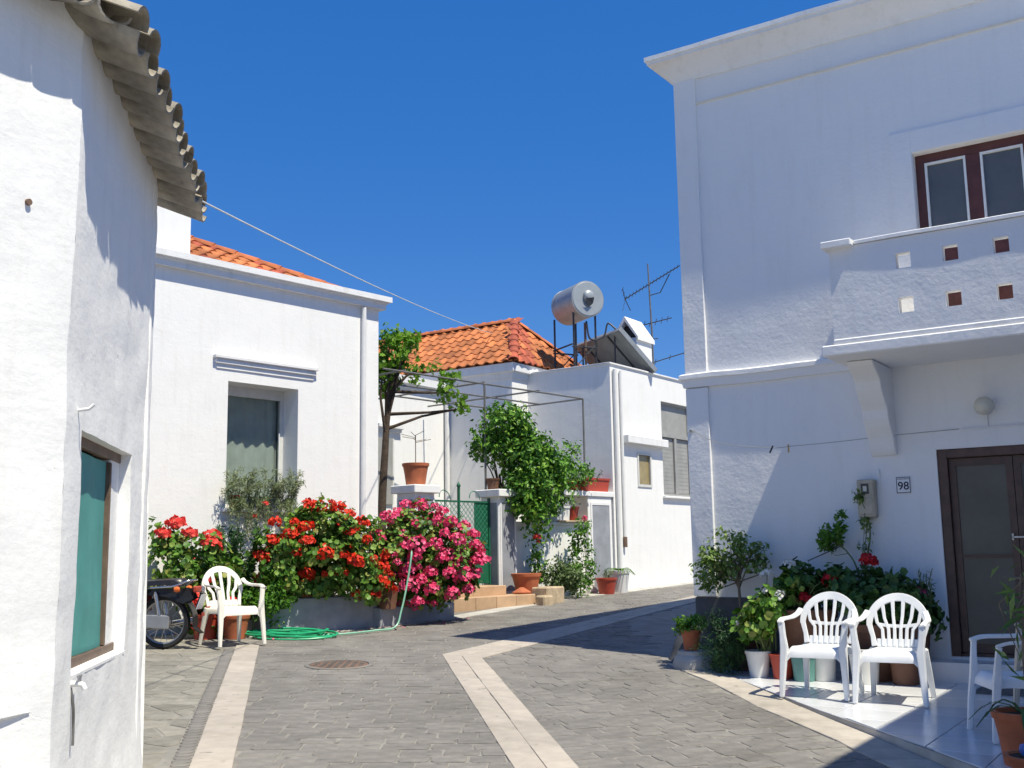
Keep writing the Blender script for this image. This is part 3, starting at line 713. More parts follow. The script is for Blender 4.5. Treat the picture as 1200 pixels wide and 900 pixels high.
def lay(p, ang, z, y0, course, up, k):
    q = Quaternion((0, 0, 1), ang) @ Quaternion((1, 0, 0), math.atan(pit)+rr.uniform(-.02, .02)) @ Quaternion((0, 0, 1), rr.uniform(-.05, .05))
    inst('tile', rr.choice(covers if up else pans), roof, (p[0], p[1], z), q)
n_t = 12
for course in range(3):
    for k in range(-1, n_t):
        x = .13-k*.216; yy = -OV+course*.40; zz = EV+course*.40*pit+.0
        lay((x+rr.uniform(-.012, .012), yy+rr.uniform(-.02, .02)), 0, zz+.02, 0, course, False, k)
        lay((x-.108+rr.uniform(-.012, .012), yy+rr.uniform(-.025, .015)+.015, ), 0, zz+.062, 0, course, True, k)
ang = -math.atan2(by, -bx)
for k in range(0, 12):
    t = .02+k*.216; px, py = KX+bx*t, by*t
    nx_, ny_ = -by, bx          # outward normal of the nearer wall
    for course in range(2):
        o_ = .20-course*.4; zz = Z(4.0)+course*.4*pit
        lay((px+nx_*o_, py+ny_*o_), ang, zz, 0, course, False, k); lay((px+bx*.108+nx_*(o_-.01), py+by*.108+ny_*(o_-.01)), ang, zz+.045, 0, course, True, k)
m = MB(); m.xprism([(-.10, SOF-.055), (-.13, SOF-.01), (.02, SOF+.05), (.02, SOF-.07)], KX, .10); m.build('eave_mortar', 'cement', lh)
# tap with its pipe, bracket, vent hole
tp = thing('water_tap', 'small painted water tap on the whitewashed wall under the teal window', 'tap', frame_pt(LO, LA, -1.985, 0, 1.0), LA)
MB().tube([(0, .03, 0), (.0, -.03, .0), (.0, -.05, -.005), (0, -.06, -.025)], [.014, .013, .013, .012], 10).build('spout', 'white_paint', tp, smooth=True)
MB().tube([(0, -.035, 0), (0, -.035, .03)], .009, 8).build('stem', 'alu', tp, smooth=True)
MB().tube([(-.028, -.035, .032), (.028, -.035, .032)], .007, 8).build('handle', 'alu', tp, smooth=True)
MB().tube(smoothcurve([(.0, .0, -.02), (.01, -.012, -.1), (.035, -.010, -.18), (.03, -.012, -.27)], 5), .006, 6).build('hanging_wire', 'steel_grey', tp)
bk = thing('wall_hook', 'small white iron hook on the whitewashed wall above the teal window', 'hook', frame_pt(LO, LA, -2.09, 0, 2.21), LA)
MB().tube([(0, .02, 0), (0, -.05, .01), (.0, -.07, .03)], .008, 8).build('hook', 'white_paint', bk, smooth=True)
vh = thing('vent_pipe', 'short dark vent pipe end in the upper wall at far left', 'pipe', frame_pt(LO, LA, KX+bx*.27, by*.27, 3.05), LA-34.5)
MB().lathe([(.010, 0), (.014, 0), (.014, .036), (.010, .036)], 12, Matrix.Translation((0, .02, 0)) @ Matrix.Rotation(R_(90), 4, 'X')).build('pipe', 'rust', vh, smooth=30)

# a broken horizontal ridge in the plaster of the nearer wall
m = MB(); pts = [(KX+bx*t, by*t-.004, Z(.93)+.006*math.sin(t*9)) for t in [.13+.026*i for i in range(16)]]
m.tube(pts, [.004+.011*math.sin(math.pi*i/15) for i in range(16)], 8); m.build('plaster_ridge', 'white_rough', lh, smooth=True)

# ================================================================== helpers for tiled roofs
def roof_tile_mesh(mat, wd=.25, L=.36):
    pr = [(0, .004), (.025, .012), (.055, .034), (.09, .042), (.125, .034), (.155, .012), (.185, .004), (wd, .004)]
    n = len(pr); vs = [(x, 0, z+.022) for x, z in pr]+[(x, L, z) for x, z in pr]+[(x, 0, z-.004) for x, z in pr]
    fs = [(i, i+1, n+i+1, n+i) for i in range(n-1)]+[(2*n+i, 2*n+i+1, i+1, i) for i in range(n-1)]
    return MB().add(vs, fs).mesh('tile', mat, smooth=40)
TILE = [roof_tile_mesh('roof_tile') for _ in range(1)]
TILE_R = roof_tile_mesh('roof_red')
trng = random.Random(3)
def tile_slope(roof, P0, U, V, ul, vl, inside, red=None):
    U = Vector(U).normalized(); V = Vector(V).normalized(); N = U.cross(V); q0 = Matrix((U, V, N)).transposed().to_quaternion()
    r = 0
    while r*.285 < vl:
        c = 0
        while c*.238 < ul:
            u, v = c*.238, r*.285
            if inside(u+.12, v+.16):
                q = q0 @ Quaternion((0, 0, 1), trng.gauss(0, .022)) @ Quaternion((1, 0, 0), trng.uniform(-.02, .012))
                inst('tile', TILE_R if red and trng.random() < red(u, v) else TILE[0], roof, Vector(P0)+U*u+V*(v+trng.gauss(0, .008))+N*.01, q)
            c += 1
        r += 1
def cap_mesh(mat):
    n = 8; vs = []
    for r, y in ((.115, 0), (.095, .40)):
        for j in range(n): a = math.pi*j/(n-1); vs.append((math.cos(a)*r, y, math.sin(a)*r*.75-.02))
    for r, y in ((.098, 0),):
        for j in range(n): a = math.pi*j/(n-1); vs.append((math.cos(a)*r, y, math.sin(a)*r*.75-.025))
    fs = [(j, j+1, n+j+1, n+j) for j in range(n-1)]+[(2*n+j, 2*n+j+1, j+1, j) for j in range(n-1)]
    return MB().add(vs, fs).mesh('ridge_tile', mat, smooth=40)
CAP = cap_mesh('roof_tile_ridge'); CAPR = cap_mesh('roof_red')
def cap_row(roof, a, b, up=(0, 0, 1), me=None):
    a, b = Vector(a), Vector(b); d = (b-a).normalized(); n = max(1, int((b-a).length/.33)); s = Vector(up).cross(d).normalized()*-1; s = d.cross(Vector(up)).normalized(); nn = s.cross(d)
    q = Matrix((s, d, nn)).transposed().to_quaternion()
    for i in range(n): inst('ridge_tile', me or CAP, roof, a.lerp(b, i/n)+nn*.02, q @ Quaternion((0, 0, 1), trng.uniform(-.03, .03)))

# ================================================================== single-storey house with the geraniums
AZ = .55
ah = thing('cottage', 'white single-storey house with recessed window behind the geranium planters', 'house', (A0[0], A0[1], AZ), AA)
Z = lambda z: z-AZ
AW = (-3.42, -2.235, Z(2.19), Z(3.925), .40)
m = MB(); m.facade(-6.2, -.70, Z(.3), Z(5.40), [AW], 0, step=.5); m.shell(-6.2, -.70, 0, 5, Z(.3), Z(5.40)); m.build('wall', 'white_wall', ah, weld=True)
m = MB(); m.sweep([(-6.2, 0), (-.70, 0), (-.70, 4.9)], [(-.04, Z(5.345)), (.085, Z(5.345)), (.085, Z(5.42)), (.11, Z(5.44)), (.11, Z(5.455)), (.155, Z(5.46)), (.155, Z(5.545)), (-.04, Z(5.545))]); m.build('cornice', 'white_trim', ah)
hd = MB()
hd.sweep([(-3.60, .02), (-3.60, 0), (-1.99, 0), (-1.99, .02)], [(-.02, Z(4.085)), (.018, Z(4.085)), (.018, Z(4.12)), (.010, Z(4.125)), (.010, Z(4.145)), (.045, Z(4.155)), (.045, Z(4.195)), (.030, Z(4.20)), (.030, Z(4.215)), (.075, Z(4.225)), (.075, Z(4.26)), (-.02, Z(4.26))], .004, .4)
hd.build('window_hood', 'white_trim', ah)
x0, x1, z0, z1, _ = AW; yw = .34
fr = part('window', 'frame_white', ah, [(x0, x0+.06, yw, yw+.06, z0, z1), (x1-.06, x1, yw, yw+.06, z0, z1), (x0+.06, x1-.06, yw, yw+.06, z1-.14, z1), (x0+.06, x1-.06, yw, yw+.06, z0, z0+.07)], bevel=.005)
part('pane', 'window_glass', fr, [(x0+.06, x1-.06, yw+.03, yw+.036, z0+.07, z1-.14)])
m = MB()
for j, (za, zb) in enumerate(((z0+.05, Z(3.20)), (Z(3.12), z1-.1))):
    P = [(x0+.05+(x1-x0-.1)*i/36, yw+.075+.014*math.sin(i*1.1)+.012*j+.01*math.sin(i*.4), 0) for i in range(37)]
    for a, b in zip(P, P[1:]): m.quad((a[0], a[1], za), (b[0], b[1], za), (b[0], b[1], zb), (a[0], a[1], zb))
m.build('curtain', 'curtain', fr, weld=True, smooth=True)
part('backing', 'grey_pane', fr, [(x0, x1, yw+.22, yw+.24, z0, z1)])
part('sill', 'white_trim', fr, [(x0-.06, x1+.06, -.07, yw, z0-.05, z0-.002)], bevel=.008)
part('inner_rod', 'white_paint', fr, [(x1-.10, x1-.085, yw-.03, yw-.015, z0+.3, Z(3.3))])
MB().tube([(-1.04, -.05, Z(.6)), (-1.04, -.05, Z(5.33))], .037, 12).build('downpipe', 'pipe_white', ah, smooth=True)
part('parapet_block', 'white_wall', ah, [(-5.2, -4.05, .02, .9, Z(5.40), Z(6.52))], bevel=.01)
# hipped tile roof
rz = Z(5.50); tn = .50; HX = -1.28; HY = .08
m = MB(); hx = 2.4
m.add([(-6.2, HY, rz), (HX, HY, rz), (HX-hx, HY+hx, rz+hx*tn), (-6.2, HY+hx, rz+hx*tn), (HX, 5, rz), (-6.2, 5, rz)], [(0, 1, 2, 3), (1, 4, 2), (4, 5, 3, 2)])
ar = m.build('roof', 'roof_tile_ridge', ah)
L = math.hypot(hx, hx*tn); V = (0, 1, tn)
tile_slope(ar, (-4.05, HY, rz), (1, 0, 0), V, 3.6, L, lambda u, v: -4.05+u < HX-v/L*hx-.02, lambda u, v: .22)
cap_row(ar, (HX, HY, rz+.02), (HX-hx, HY+hx, rz+hx*tn+.02))
cap_row(ar, (HX-hx, HY+hx, rz+hx*tn+.02), (-6.2, HY+hx, rz+hx*tn+.02))
part('roof_deck', 'cement', ah, [(-6.1, -.74, .03, 4.95, Z(5.40), Z(5.50))])

# ================================================================== gate pillars, gate, steps, garden wall
def SP(s, y, z=None): return frame_pt(A0, AA, s, y, z)
def pillar(s0, label, top, base):
    p = thing('gate_pillar', label, 'pillar', SP(s0+.22, .22, base), AA, 'pillars of the garden wall')
    h = top-.13-base; w_ = .215
    part('shaft', 'white_wall', p, [(-w_, w_, -w_, w_, -.2, h)], bevel=.008)
    for k in range(4):
        M = Matrix.Rotation(k*math.pi/2, 4, 'Z')
        MB().box(-w_+.045, w_-.045, -w_-.004, -w_+.01, .16, h-.10, M).build('panel', 'grey_paint', p)
        m = MB(); a = w_-.045
        for b in ((-a-.03, -a, .13, h-.07), (a, a+.03, .13, h-.07)): m.box(b[0], b[1], -w_-.014, -w_+.01, b[2], b[3], M)
        m.box(-a, a, -w_-.014, -w_+.01, h-.10, h-.07, M); m.box(-a, a, -w_-.014, -w_+.01, .13, .16, M)
        m.build('panel_border', 'white_trim', p)
    part('cap', 'white_trim', p, [(-w_-.075, w_+.075, -w_-.075, w_+.075, h, h+.13)], bevel=.012)
    return p
GB = .72
pillar(.08, 'grey-panelled white gate pillar with a terracotta pot on its cap', 2.63, .66)
pillar(2.06, 'grey-panelled white gate pillar half hidden by the lemon tree', 2.62, .72)
gt = thing('garden_gate', 'green wrought iron garden gate between the two white pillars', 'gate', SP(.55, .22, 1.0), AA)
W_ = 1.50
m = MB()
for x in (.02, .74, 1.48): m.box(x-.018, x+.018, -.018, .018, 0, 1.47+(.16 if x == .74 else 0))
for z in (.04, .62, 1.40): m.box(.03, .72, -.012, .012, z-.015, z+.015); m.box(.76, 1.47, -.012, .012, z-.015, z+.015)
m.build('frame', 'gate_green', gt)
for a, b in ((.04, .72), (.76, 1.46)):
    part('sheet_panel', 'gate_green', gt, [(a, b, .0, .006, .055, .605)])
part('sheet_panel', 'gate_green', gt, [(1.12, 1.46, .004, .010, .635, 1.385)])
m = MB()
for a in (.03, .76):
    for k in range(-8, 9):
        for sgn in (1, -1):
            x0 = a+.35+k*.1; pts = []
            p = Vector((x0-sgn*.38, 0, .635)); q = Vector((x0+sgn*.38, 0, 1.39))
            t0, t1 = 0, 1; lo, hi = a+.0, a+.69
            dx = q.x-p.x
            ta, tb = sorted(((lo-p.x)/dx, (hi-p.x)/dx)); t0, t1 = max(t0, ta), min(t1, tb)
            if t1-t0 > .05: m.tube([p.lerp(q, t0), p.lerp(q, t1)], .0045, 5)
m.build('lattice', 'gate_wire', gt)
for x0 in (.38, 1.1):
    m = MB(); pts = [(x0+math.cos(t)*(.16-.02*t), 0, 1.44+abs(math.sin(t))*.14) for t in [i*.3 for i in range(11)]]; m.tube(pts, .008, 6); m.build('scroll', 'gate_wire', gt)
MB().lathe([(.0001, 0), (.03, .02), (.035, .05), (.02, .08), (.0001, .12)], 10, Matrix.Translation((.74, 0, 1.62))).build('finial', 'gate_green', gt, smooth=True)
st = thing('garden_steps', 'two orange-tan steps leading up to the green gate', 'steps', SP(.5, 0, .62), AA)
Zs = lambda z: z-.62
for i in range(4):
    a = -.30+i*.48; part('tread', 'step_edge', st, [(a, a+.474, -.74, -.30, Zs(.58), Zs(.85))], bevel=.008)
part('tread', 'step_edge', st, [(-.3, .48, -.39, .36, Zs(.845), Zs(1.0))], bevel=.008); part('tread', 'step_edge', st, [(.486, 1.28, -.39, .36, Zs(.845), Zs(1.0))], bevel=.008)
gw = thing('garden_wall', 'low white garden wall with a shelf of pots right of the gate', 'wall', SP(2.5, .1, .70), AA)
Zg = lambda z: z-.70
part('wall', 'white_wall', gw, [(0, 2.05, .0, .25, -.3, Zg(2.02))], bevel=.01)
part('coping', 'white_trim', gw, [(.0, 2.05, -.05, .30, Zg(2.021), Zg(2.07))], bevel=.008)
part('end_pier', 'white_wall', gw, [(2.05, 2.80, -.10, .32, -.3, Zg(2.56))], bevel=.01)
part('pier_panel', 'grey_paint', gw, [(2.17, 2.70, -.106, -.09, .14, Zg(2.40))])
part('pier_border', 'white_trim', gw, [(2.12, 2.168, -.114, -.09, .1, Zg(2.45)), (2.702, 2.75, -.114, -.09, .1, Zg(2.45)), (2.168, 2.702, -.114, -.09, Zg(2.402), Zg(2.45)), (2.168, 2.702, -.114, -.09, .1, .138)])
part('shelf', 'white_trim', gw, [(1.30, 2.86, -.13, .36, Zg(2.562), Zg(2.66))], bevel=.01)
part('ledge', 'sandstone', gw, [(1.25, 2.049, -.10, .26, Zg(2.071), Zg(2.105))], bevel=.006)
# ================================================================== pergola
pg = thing('pergola', 'thin grey steel pergola frame above the garden', 'pergola', SP(2.1, .35, .8), AA)
H = 3.70
for (x, y) in ((0, 0), (2.83, 0), (-1.9, 2.2), (2.83, 3.0)): MB().tube([(x, y, -.2), (x, y, H)], .02, 8).build('post', 'steel_grey', pg)
for a, b in (((-2.4, 0, H), (2.83, 0, H)), ((-2.4, 1.1, H), (2.83, 1.1, H)), ((-2.4, 2.2, H), (2.83, 2.2, H)), ((2.83, 0, H), (2.83, 3.0, H)), ((0, 0, H+.03), (0, 3.0, H+.03)), ((1.5, 0, H+.03), (1.5, 3.0, H+.03)), ((-1.9, 0, H+.03), (-1.9, 3.0, H+.03))):
    MB().tube([a, b], .017, 8).build('beam', 'steel_grey', pg)

# ================================================================== hip-roofed house behind the garden
BO = (0.0, 22.0); BA = 56.0; BZ = .75
bh = thing('hip_roofed_house', 'white house with an orange hipped tile roof behind the garden', 'house', (BO[0], BO[1], BZ), BA)
Z = lambda z: z-BZ
m = MB(); m.shell(0, 3.2, 0, 8, Z(.4), Z(5.30), front=True); m.build('wall', 'white_wall', bh, weld=True)
part('wing_wall', 'white_wall', bh, [(-5, -.002, 1.70, 7, Z(.4), Z(4.90))])
m = MB(); m.sweep([(-5, 1.70), (-.003, 1.70)], [(-.02, Z(4.86)), (.05, Z(4.86)), (.05, Z(4.93)), (.11, Z(4.95)), (.11, Z(5.10)), (-.02, Z(5.10))]); m.build('wing_cornice', 'white_trim', bh)
part('wing_roof', 'cement', bh, [(-5, -.003, 1.72, 7, Z(4.9), Z(5.09))])
m = MB(); m.sweep([(0, 8), (0, 0), (3.2, 0)], [(-.03, Z(5.06)), (.03, Z(5.06)), (.05, Z(5.16)), (.05, Z(5.18)), (.11, Z(5.20)), (.11, Z(5.37)), (-.03, Z(5.37))]); m.build('cornice', 'white_trim', bh)
MB().tube([(-.06, 1.63, Z(.7)), (-.06, 1.63, Z(4.87))], .05, 12).build('downpipe', 'pipe_white', bh, smooth=True)
# wing window with hood
m = MB(); m.sweep([(-2.6, 1.70), (-1.52, 1.70)], [(-.02, Z(3.93)), (.05, Z(3.93)), (.05, Z(3.98)), (.11, Z(4.0)), (.11, Z(4.06)), (-.02, Z(4.06))]); m.build('window_hood', 'white_trim', bh)
wn = part('window', 'shutter_grey', bh, [(-2.55, -1.76, 1.66, 1.72, Z(2.5), Z(3.80))]); part('frame', 'frame_white', wn, [(-1.80, -1.755, 1.65, 1.72, Z(2.5), Z(3.80))])
bx0, by0, ez = -.13, -.13, Z(5.375); hxx, hyy, ap = 1.6, 1.0, Z(6.60); bx1 = 3.33
m = MB(); m.add([(bx0, by0, ez), (bx1, by0, ez), (hxx, hyy, ap), (bx0, 8, ez), (hxx, 7, ap), (bx1, 8, ez)], [(0, 1, 2), (0, 2, 4, 3), (1, 5, 4, 2), (3, 4, 5)])
br = m.build('roof', 'roof_tile_ridge', bh)
L1 = math.hypot(hxx-bx0, ap-ez); L2 = math.hypot(hyy-by0, ap-ez)
tile_slope(br, (bx0, 4.9, ez), (0, -1, 0), (hxx-bx0, 0, ap-ez), 5.1, L1, lambda u, v: 4.9-u > by0+v/L1*(hyy-by0)-.05, lambda u, v: .9 if 4.9-u < by0+v/L1*(hyy-by0)+.25 else .03)
tile_slope(br, (bx0, by0, ez), (1, 0, 0), (0, hyy-by0, ap-ez), 3.5, L2, lambda u, v: bx0+v/L2*(hxx-bx0)-.05 < bx0+u < bx1-v/L2*(bx1-hxx)+.05, lambda u, v: .85 if u < v/L2*(hxx-bx0)+.75-.1*v else .04)
cap_row(br, (bx0, by0, ez+.02), (hxx, hyy, ap+.03), me=CAPR); cap_row(br, (bx1, by0, ez+.02), (hxx, hyy, ap+.03)); cap_row(br, (hxx, hyy, ap+.03), (hxx, 7, ap+.03))
# ================================================================== house with the flat roof
CO = (1.94, 21.3); CA = 54.0; CZ = .75
ch = thing('flat_roofed_house', 'white flat-roofed house with grey shutters under the solar heater', 'house', (CO[0], CO[1], CZ), CA)
Z = lambda z: z-CZ
CW = (2.07, 3.45, Z(2.66), Z(4.67), .12); CS = (1.02, 1.50, Z(2.86), Z(3.46), .06)
m = MB(); m.facade(0, 7.5, Z(.4), Z(5.20), [CW, CS], 0, step=.6); m.shell(0, 7.5, 0, 3.2, Z(.4), Z(5.20), top=False); m.quad((0, 0, Z(5.0)), (7.5, 0, Z(5.0)), (7.5, 3.2, Z(5.0)), (0, 3.2, Z(5.0)))
m.build('wall', 'white_wall', ch, weld=True)
part('parapet_coping', 'white_trim', ch, [(-.03, 7.5, -.03, .17, Z(5.20), Z(5.235)), (-.03, .17, .17, 2.2, Z(5.20), Z(5.235))], bevel=.006)
x0, x1, z0, z1, _ = CW
wn = part('window', 'shutter_grey', ch, [(x0, x0+.05, .05, .11, z0, z1), (x1-.05, x1, .05, .11, z0, z1), (x0+.05, x1-.05, .05, .11, z1-.05, z1), (x0+.05, x1-.05, .05, .11, z0, z0+.05), (x0+.05, x1-.05, .04, .11, Z(3.92), Z(4.0)), ((x0+x1)/2-.05, (x0+x1)/2+.05, .045, .11, z0+.05, Z(3.92))])
for a, b in ((x0+.06, (x0+x1)/2-.06), ((x0+x1)/2+.06, x1-.06)):
    sh = part('shutter', 'shutter_grey', wn, [(a, b, .085, .10, z0+.06, Z(3.91))])
    for k in range(14): zz = z0+.09+k*.083; MB().box(a+.02, b-.02, .0825, .085, zz, zz+.076).build('slat', 'shutter_grey', sh)
part('top_light', 'shutter_grey', wn, [(x0+.05, x1-.05, .09, .10, Z(4.0), z1-.05)]); part('sill', 'white_trim', wn, [(x0-.06, x1+.06, -.07, .12, z0-.05, z0-.003)], bevel=.008)
part('backing', 'grey_pane', wn, [(x0, x1, .115, .12, z0, z1)])
part('awning_ledge', 'white_trim', ch, [(.42, 2.10, -.14, .0, Z(3.66), Z(3.82))], bevel=.01)
x0, x1, z0, z1, _ = CS
sw = part('small_window', 'frame_white', ch, [(x0-.05, x0, -.02, .05, z0-.05, z1+.05), (x1, x1+.05, -.02, .05, z0-.05, z1+.05), (x0, x1, -.02, .05, z1, z1+.05), (x0, x1, -.02, .05, z0-.05, z0)]); part('pane', 'amber_glass', sw, [(x0, x1, .03, .04, z0, z1)])
MB().tube([(.10, -.05, Z(.9)), (.10, -.05, Z(5.1))], .04, 10).build('downpipe', 'pipe_white', ch, smooth=True)
MB().tube([(.34, -.04, Z(1.75)), (.34, -.04, Z(5.1))], .028, 10).build('downpipe', 'pipe_white', ch, smooth=True)
MB().tube([(.34, -.04, Z(1.60)), (.34, -.04, Z(1.80))], .04, 10).build('pipe_foot', 'rust', ch, smooth=True)
# chimney with a gabled cowl
cm = thing('chimney', 'white chimney with a gabled cowl behind the solar panel', 'chimney', (2.72, 24.0, 4.9), BA)
w2 = .27; zt = 1.28
part('shaft', 'white_wall', cm, [(-.34, .40, -w2, w2, -.4, zt)], bevel=.01)
for sgn in (1, -1):
    M = Matrix()
    m = MB(); pr = [(sgn*(w2+.05), zt-.06), (sgn*(w2+.05), zt+.02), (0, zt+.50), (0, zt+.40)]
    m.xprism(pr if sgn > 0 else pr[::-1], -.36, .46); m.build('cowl_slab', 'white_wall', cm, weld=True)
part('flue_shade_fill', 'black_plastic', cm, [(-.2, .3, -.12, .12, zt, zt+.3)])  # black box filling the cowl opening, painted-in shade of the inside
# ================================================================== solar water heater
def azv(az): return Vector((math.sin(R_(az)), math.cos(R_(az)), 0))
U = azv(-25); D = azv(65)
shh = thing('solar_water_heater', 'solar water heater with steel tank and tilted panel on the flat roof', 'water heater', (1.50, 22.3, 5.0), 0)
O = Vector((1.50, 22.3, 5.0))
tc = Vector((1.62, 22.28, 6.76))-O; LT = .95; r = .39
M = Matrix.Translation(tc) @ Matrix((U.cross(Vector((0, 0, 1))), Vector((0, 0, 1)), U)).transposed().to_4x4()
tk = MB().lathe([(.0001, 0), (r-.04, 0), (r-.008, .004), (r, .02), (r, .05), (r-.006, .055), (r-.006, LT-.05), (r, LT-.045), (r, LT-.02), (r-.03, LT), (.0001, LT)], 40, M).build('tank', 'galv', shh, smooth=30)
MB().lathe([(r-.035, -.006), (r-.02, -.003), (.0001, -.003), (.0001, -.006)][:0] or [(r-.03, -.004), (r-.035, -.008), (.0001, -.008)], 40, M).build('end_plate', 'tank_cap', tk, smooth=30)
MB().lathe([(.12, -.008), (.12, -.05), (.10, -.075), (.05, -.09), (.0001, -.092)], 20, M @ Matrix.Translation((-.0, .06, 0))).build('heater_cover', 'tank_cap', tk, smooth=50)
MB().add([(-.11, -.02, -.094), (.10, .02, -.094), (-.02, -.20, -.05), (.09, -.10, -.05)], [(0, 2, 3, 1)], M).build('cover_skirt', 'steel_dark', tk)
nU, nD = U, D
pb = Vector((2.30, 22.2, 6.13))-O
e1 = U*2.0; e2 = D*.85+Vector((0, 0, -.85)); nn = e2.cross(e1).normalized()
if nn.z < 0: nn = -nn
Mp = Matrix((e1.normalized(), e2.normalized(), nn)).transposed().to_4x4(); Mp.translation = pb
pn = MB().box(0, 2.0, 0, 1.2, -.10, 0, Mp).build('panel', 'galv', shh, bevel=.006)
MB().box(.03, 1.97, .03, 1.17, .0, .008, Mp).build('panel_glass', 'panel_glass', pn); MB().box(.02, 1.98, .02, 1.18, -.108, -.10, Mp).build('panel_back', 'panel_back', pn)
for k in (.5, 1.5): MB().box(k-.02, k+.02, .04, 1.16, -.135, -.108, Mp).build('back_rail', 'steel_dark', pn)
sd = U.cross(Vector((0, 0, 1)))
for a in (.18, 1.05):
    for b in (-.26, .26):
        top = tc+U*a+sd*b+Vector((0, 0, -.26)); MB().tube([top, Vector((top.x, top.y, -.0))], .022, 6).build('leg', 'steel_dark', shh)
    MB().tube([tc+U*a+sd*-.30+Vector((0, 0, -1.0)), tc+U*a+sd*.30+Vector((0, 0, -1.0))], .018, 6).build('cross_bar', 'steel_dark', shh)
    MB().tube([tc+U*a+sd*-.30+Vector((0, 0, -1.5)), tc+U*a+sd*.30+Vector((0, 0, -.9))], .014, 6).build('brace', 'steel_dark', shh)
for b in (-.30, .30): MB().tube([tc+U*.18+sd*b+Vector((0, 0, -.95)), tc+U*1.05+sd*b+Vector((0, 0, -.95))], .018, 6).build('cross_bar', 'steel_dark', shh)
MB().tube(smoothcurve([tc+U*.1+Vector((0, 0, -.46)), tc+U*.05+Vector((.05, 0, -.85)), tc+D*.35+Vector((0, 0, -.78)), pb+e1*.15+nn*.02+Vector((-.15, 0, .12)), pb+e1*.12], 5), .020, 6).build('pipe', 'steel_dark', shh)
MB().tube([tc+U*.25+sd*.05+Vector((0, 0, -.46)), tc+U*.25+sd*.05+Vector((0, 0, -1.74))], .026, 8).build('pipe', 'rust', shh)
for k in (.3, 1.7):
    a = pb+e1.normalized()*k; MB().tube([a+Vector((0, 0, -.1)), Vector((a.x, a.y, 0))], .018, 6).build('panel_leg', 'steel_dark', shh)
# ================================================================== television antenna
ta = thing('television_antenna', 'thin steel television antenna mast on the roof beside the chimney', 'antenna', (3.31, 25.0, 4.9), 0)
MB().tube([(0, 0, 0), (-.02, 0, 1.8), (-.06, 0, 3.32)], [.024, .022, .016], 8).build('mast', 'steel_grey', ta)
def boom(z, a, b, n, el, zz=0):
    m = MB(); a, b = Vector(a), Vector(b); m.tube([a, b], .012, 6); d = (b-a).normalized(); p = Vector((.25, .6, .75)).normalized()
    for i in range(n):
        c = a.lerp(b, (i+.3)/n); h = el*(1-.35*i/n); m.tube([c-p*h, c+p*h], .008, 5)
    return m
boom(0, (-.60, .2, 2.52), (.66, -.25, 3.20), 16, .10).build('boom', 'steel_dark', ta)
MB().tube([(-.04, 0, 2.55), (.2, -.08, 2.60), (.42, -.16, 3.02)], .012, 6).build('stay', 'steel_dark', ta)
m = MB(); a = Vector((-.60, .2, 2.52))
for k in (-.2, -.1, 0, .1, .2): m.tube([a+Vector((-.25*abs(k), .2, k*1.2)), a+Vector((-.25*abs(k), -.2, k*1.2))], .006, 5)
m.tube([a+Vector((-.05, 0, .25)), a, a+Vector((.12, 0, -.28))], .010, 6)
m.build('reflector', 'steel_dark', ta)
boom(0, (-.22, .1, 1.86), (.44, -.12, 1.98), 5, .14).build('boom', 'steel_dark', ta); boom(0, (-.05, .1, .95), (.95, -.12, 1.22), 3, .1).build('boom', 'steel_dark', ta)
MB().tube([(-.12, 0, 1.50), (.12, 0, 1.52)], .012, 6).build('clamp', 'steel_dark', ta)
# overhead cable from the left eaves to the hipped roof
a, b = Vector((-2.10, 7.15, 3.95)), Vector((-.407, 23.72, 6.34))
cb = MB().tube([a.lerp(b, t)+Vector((0, 0, -.25*4*t*(1-t)*.35)) for t in [i/20 for i in range(21)]], .0065, 5).build('overhead_cable', 'wire_pale')
tag(cb, 'thin pale cable strung from the tiled eaves to the hipped roof', 'cable')

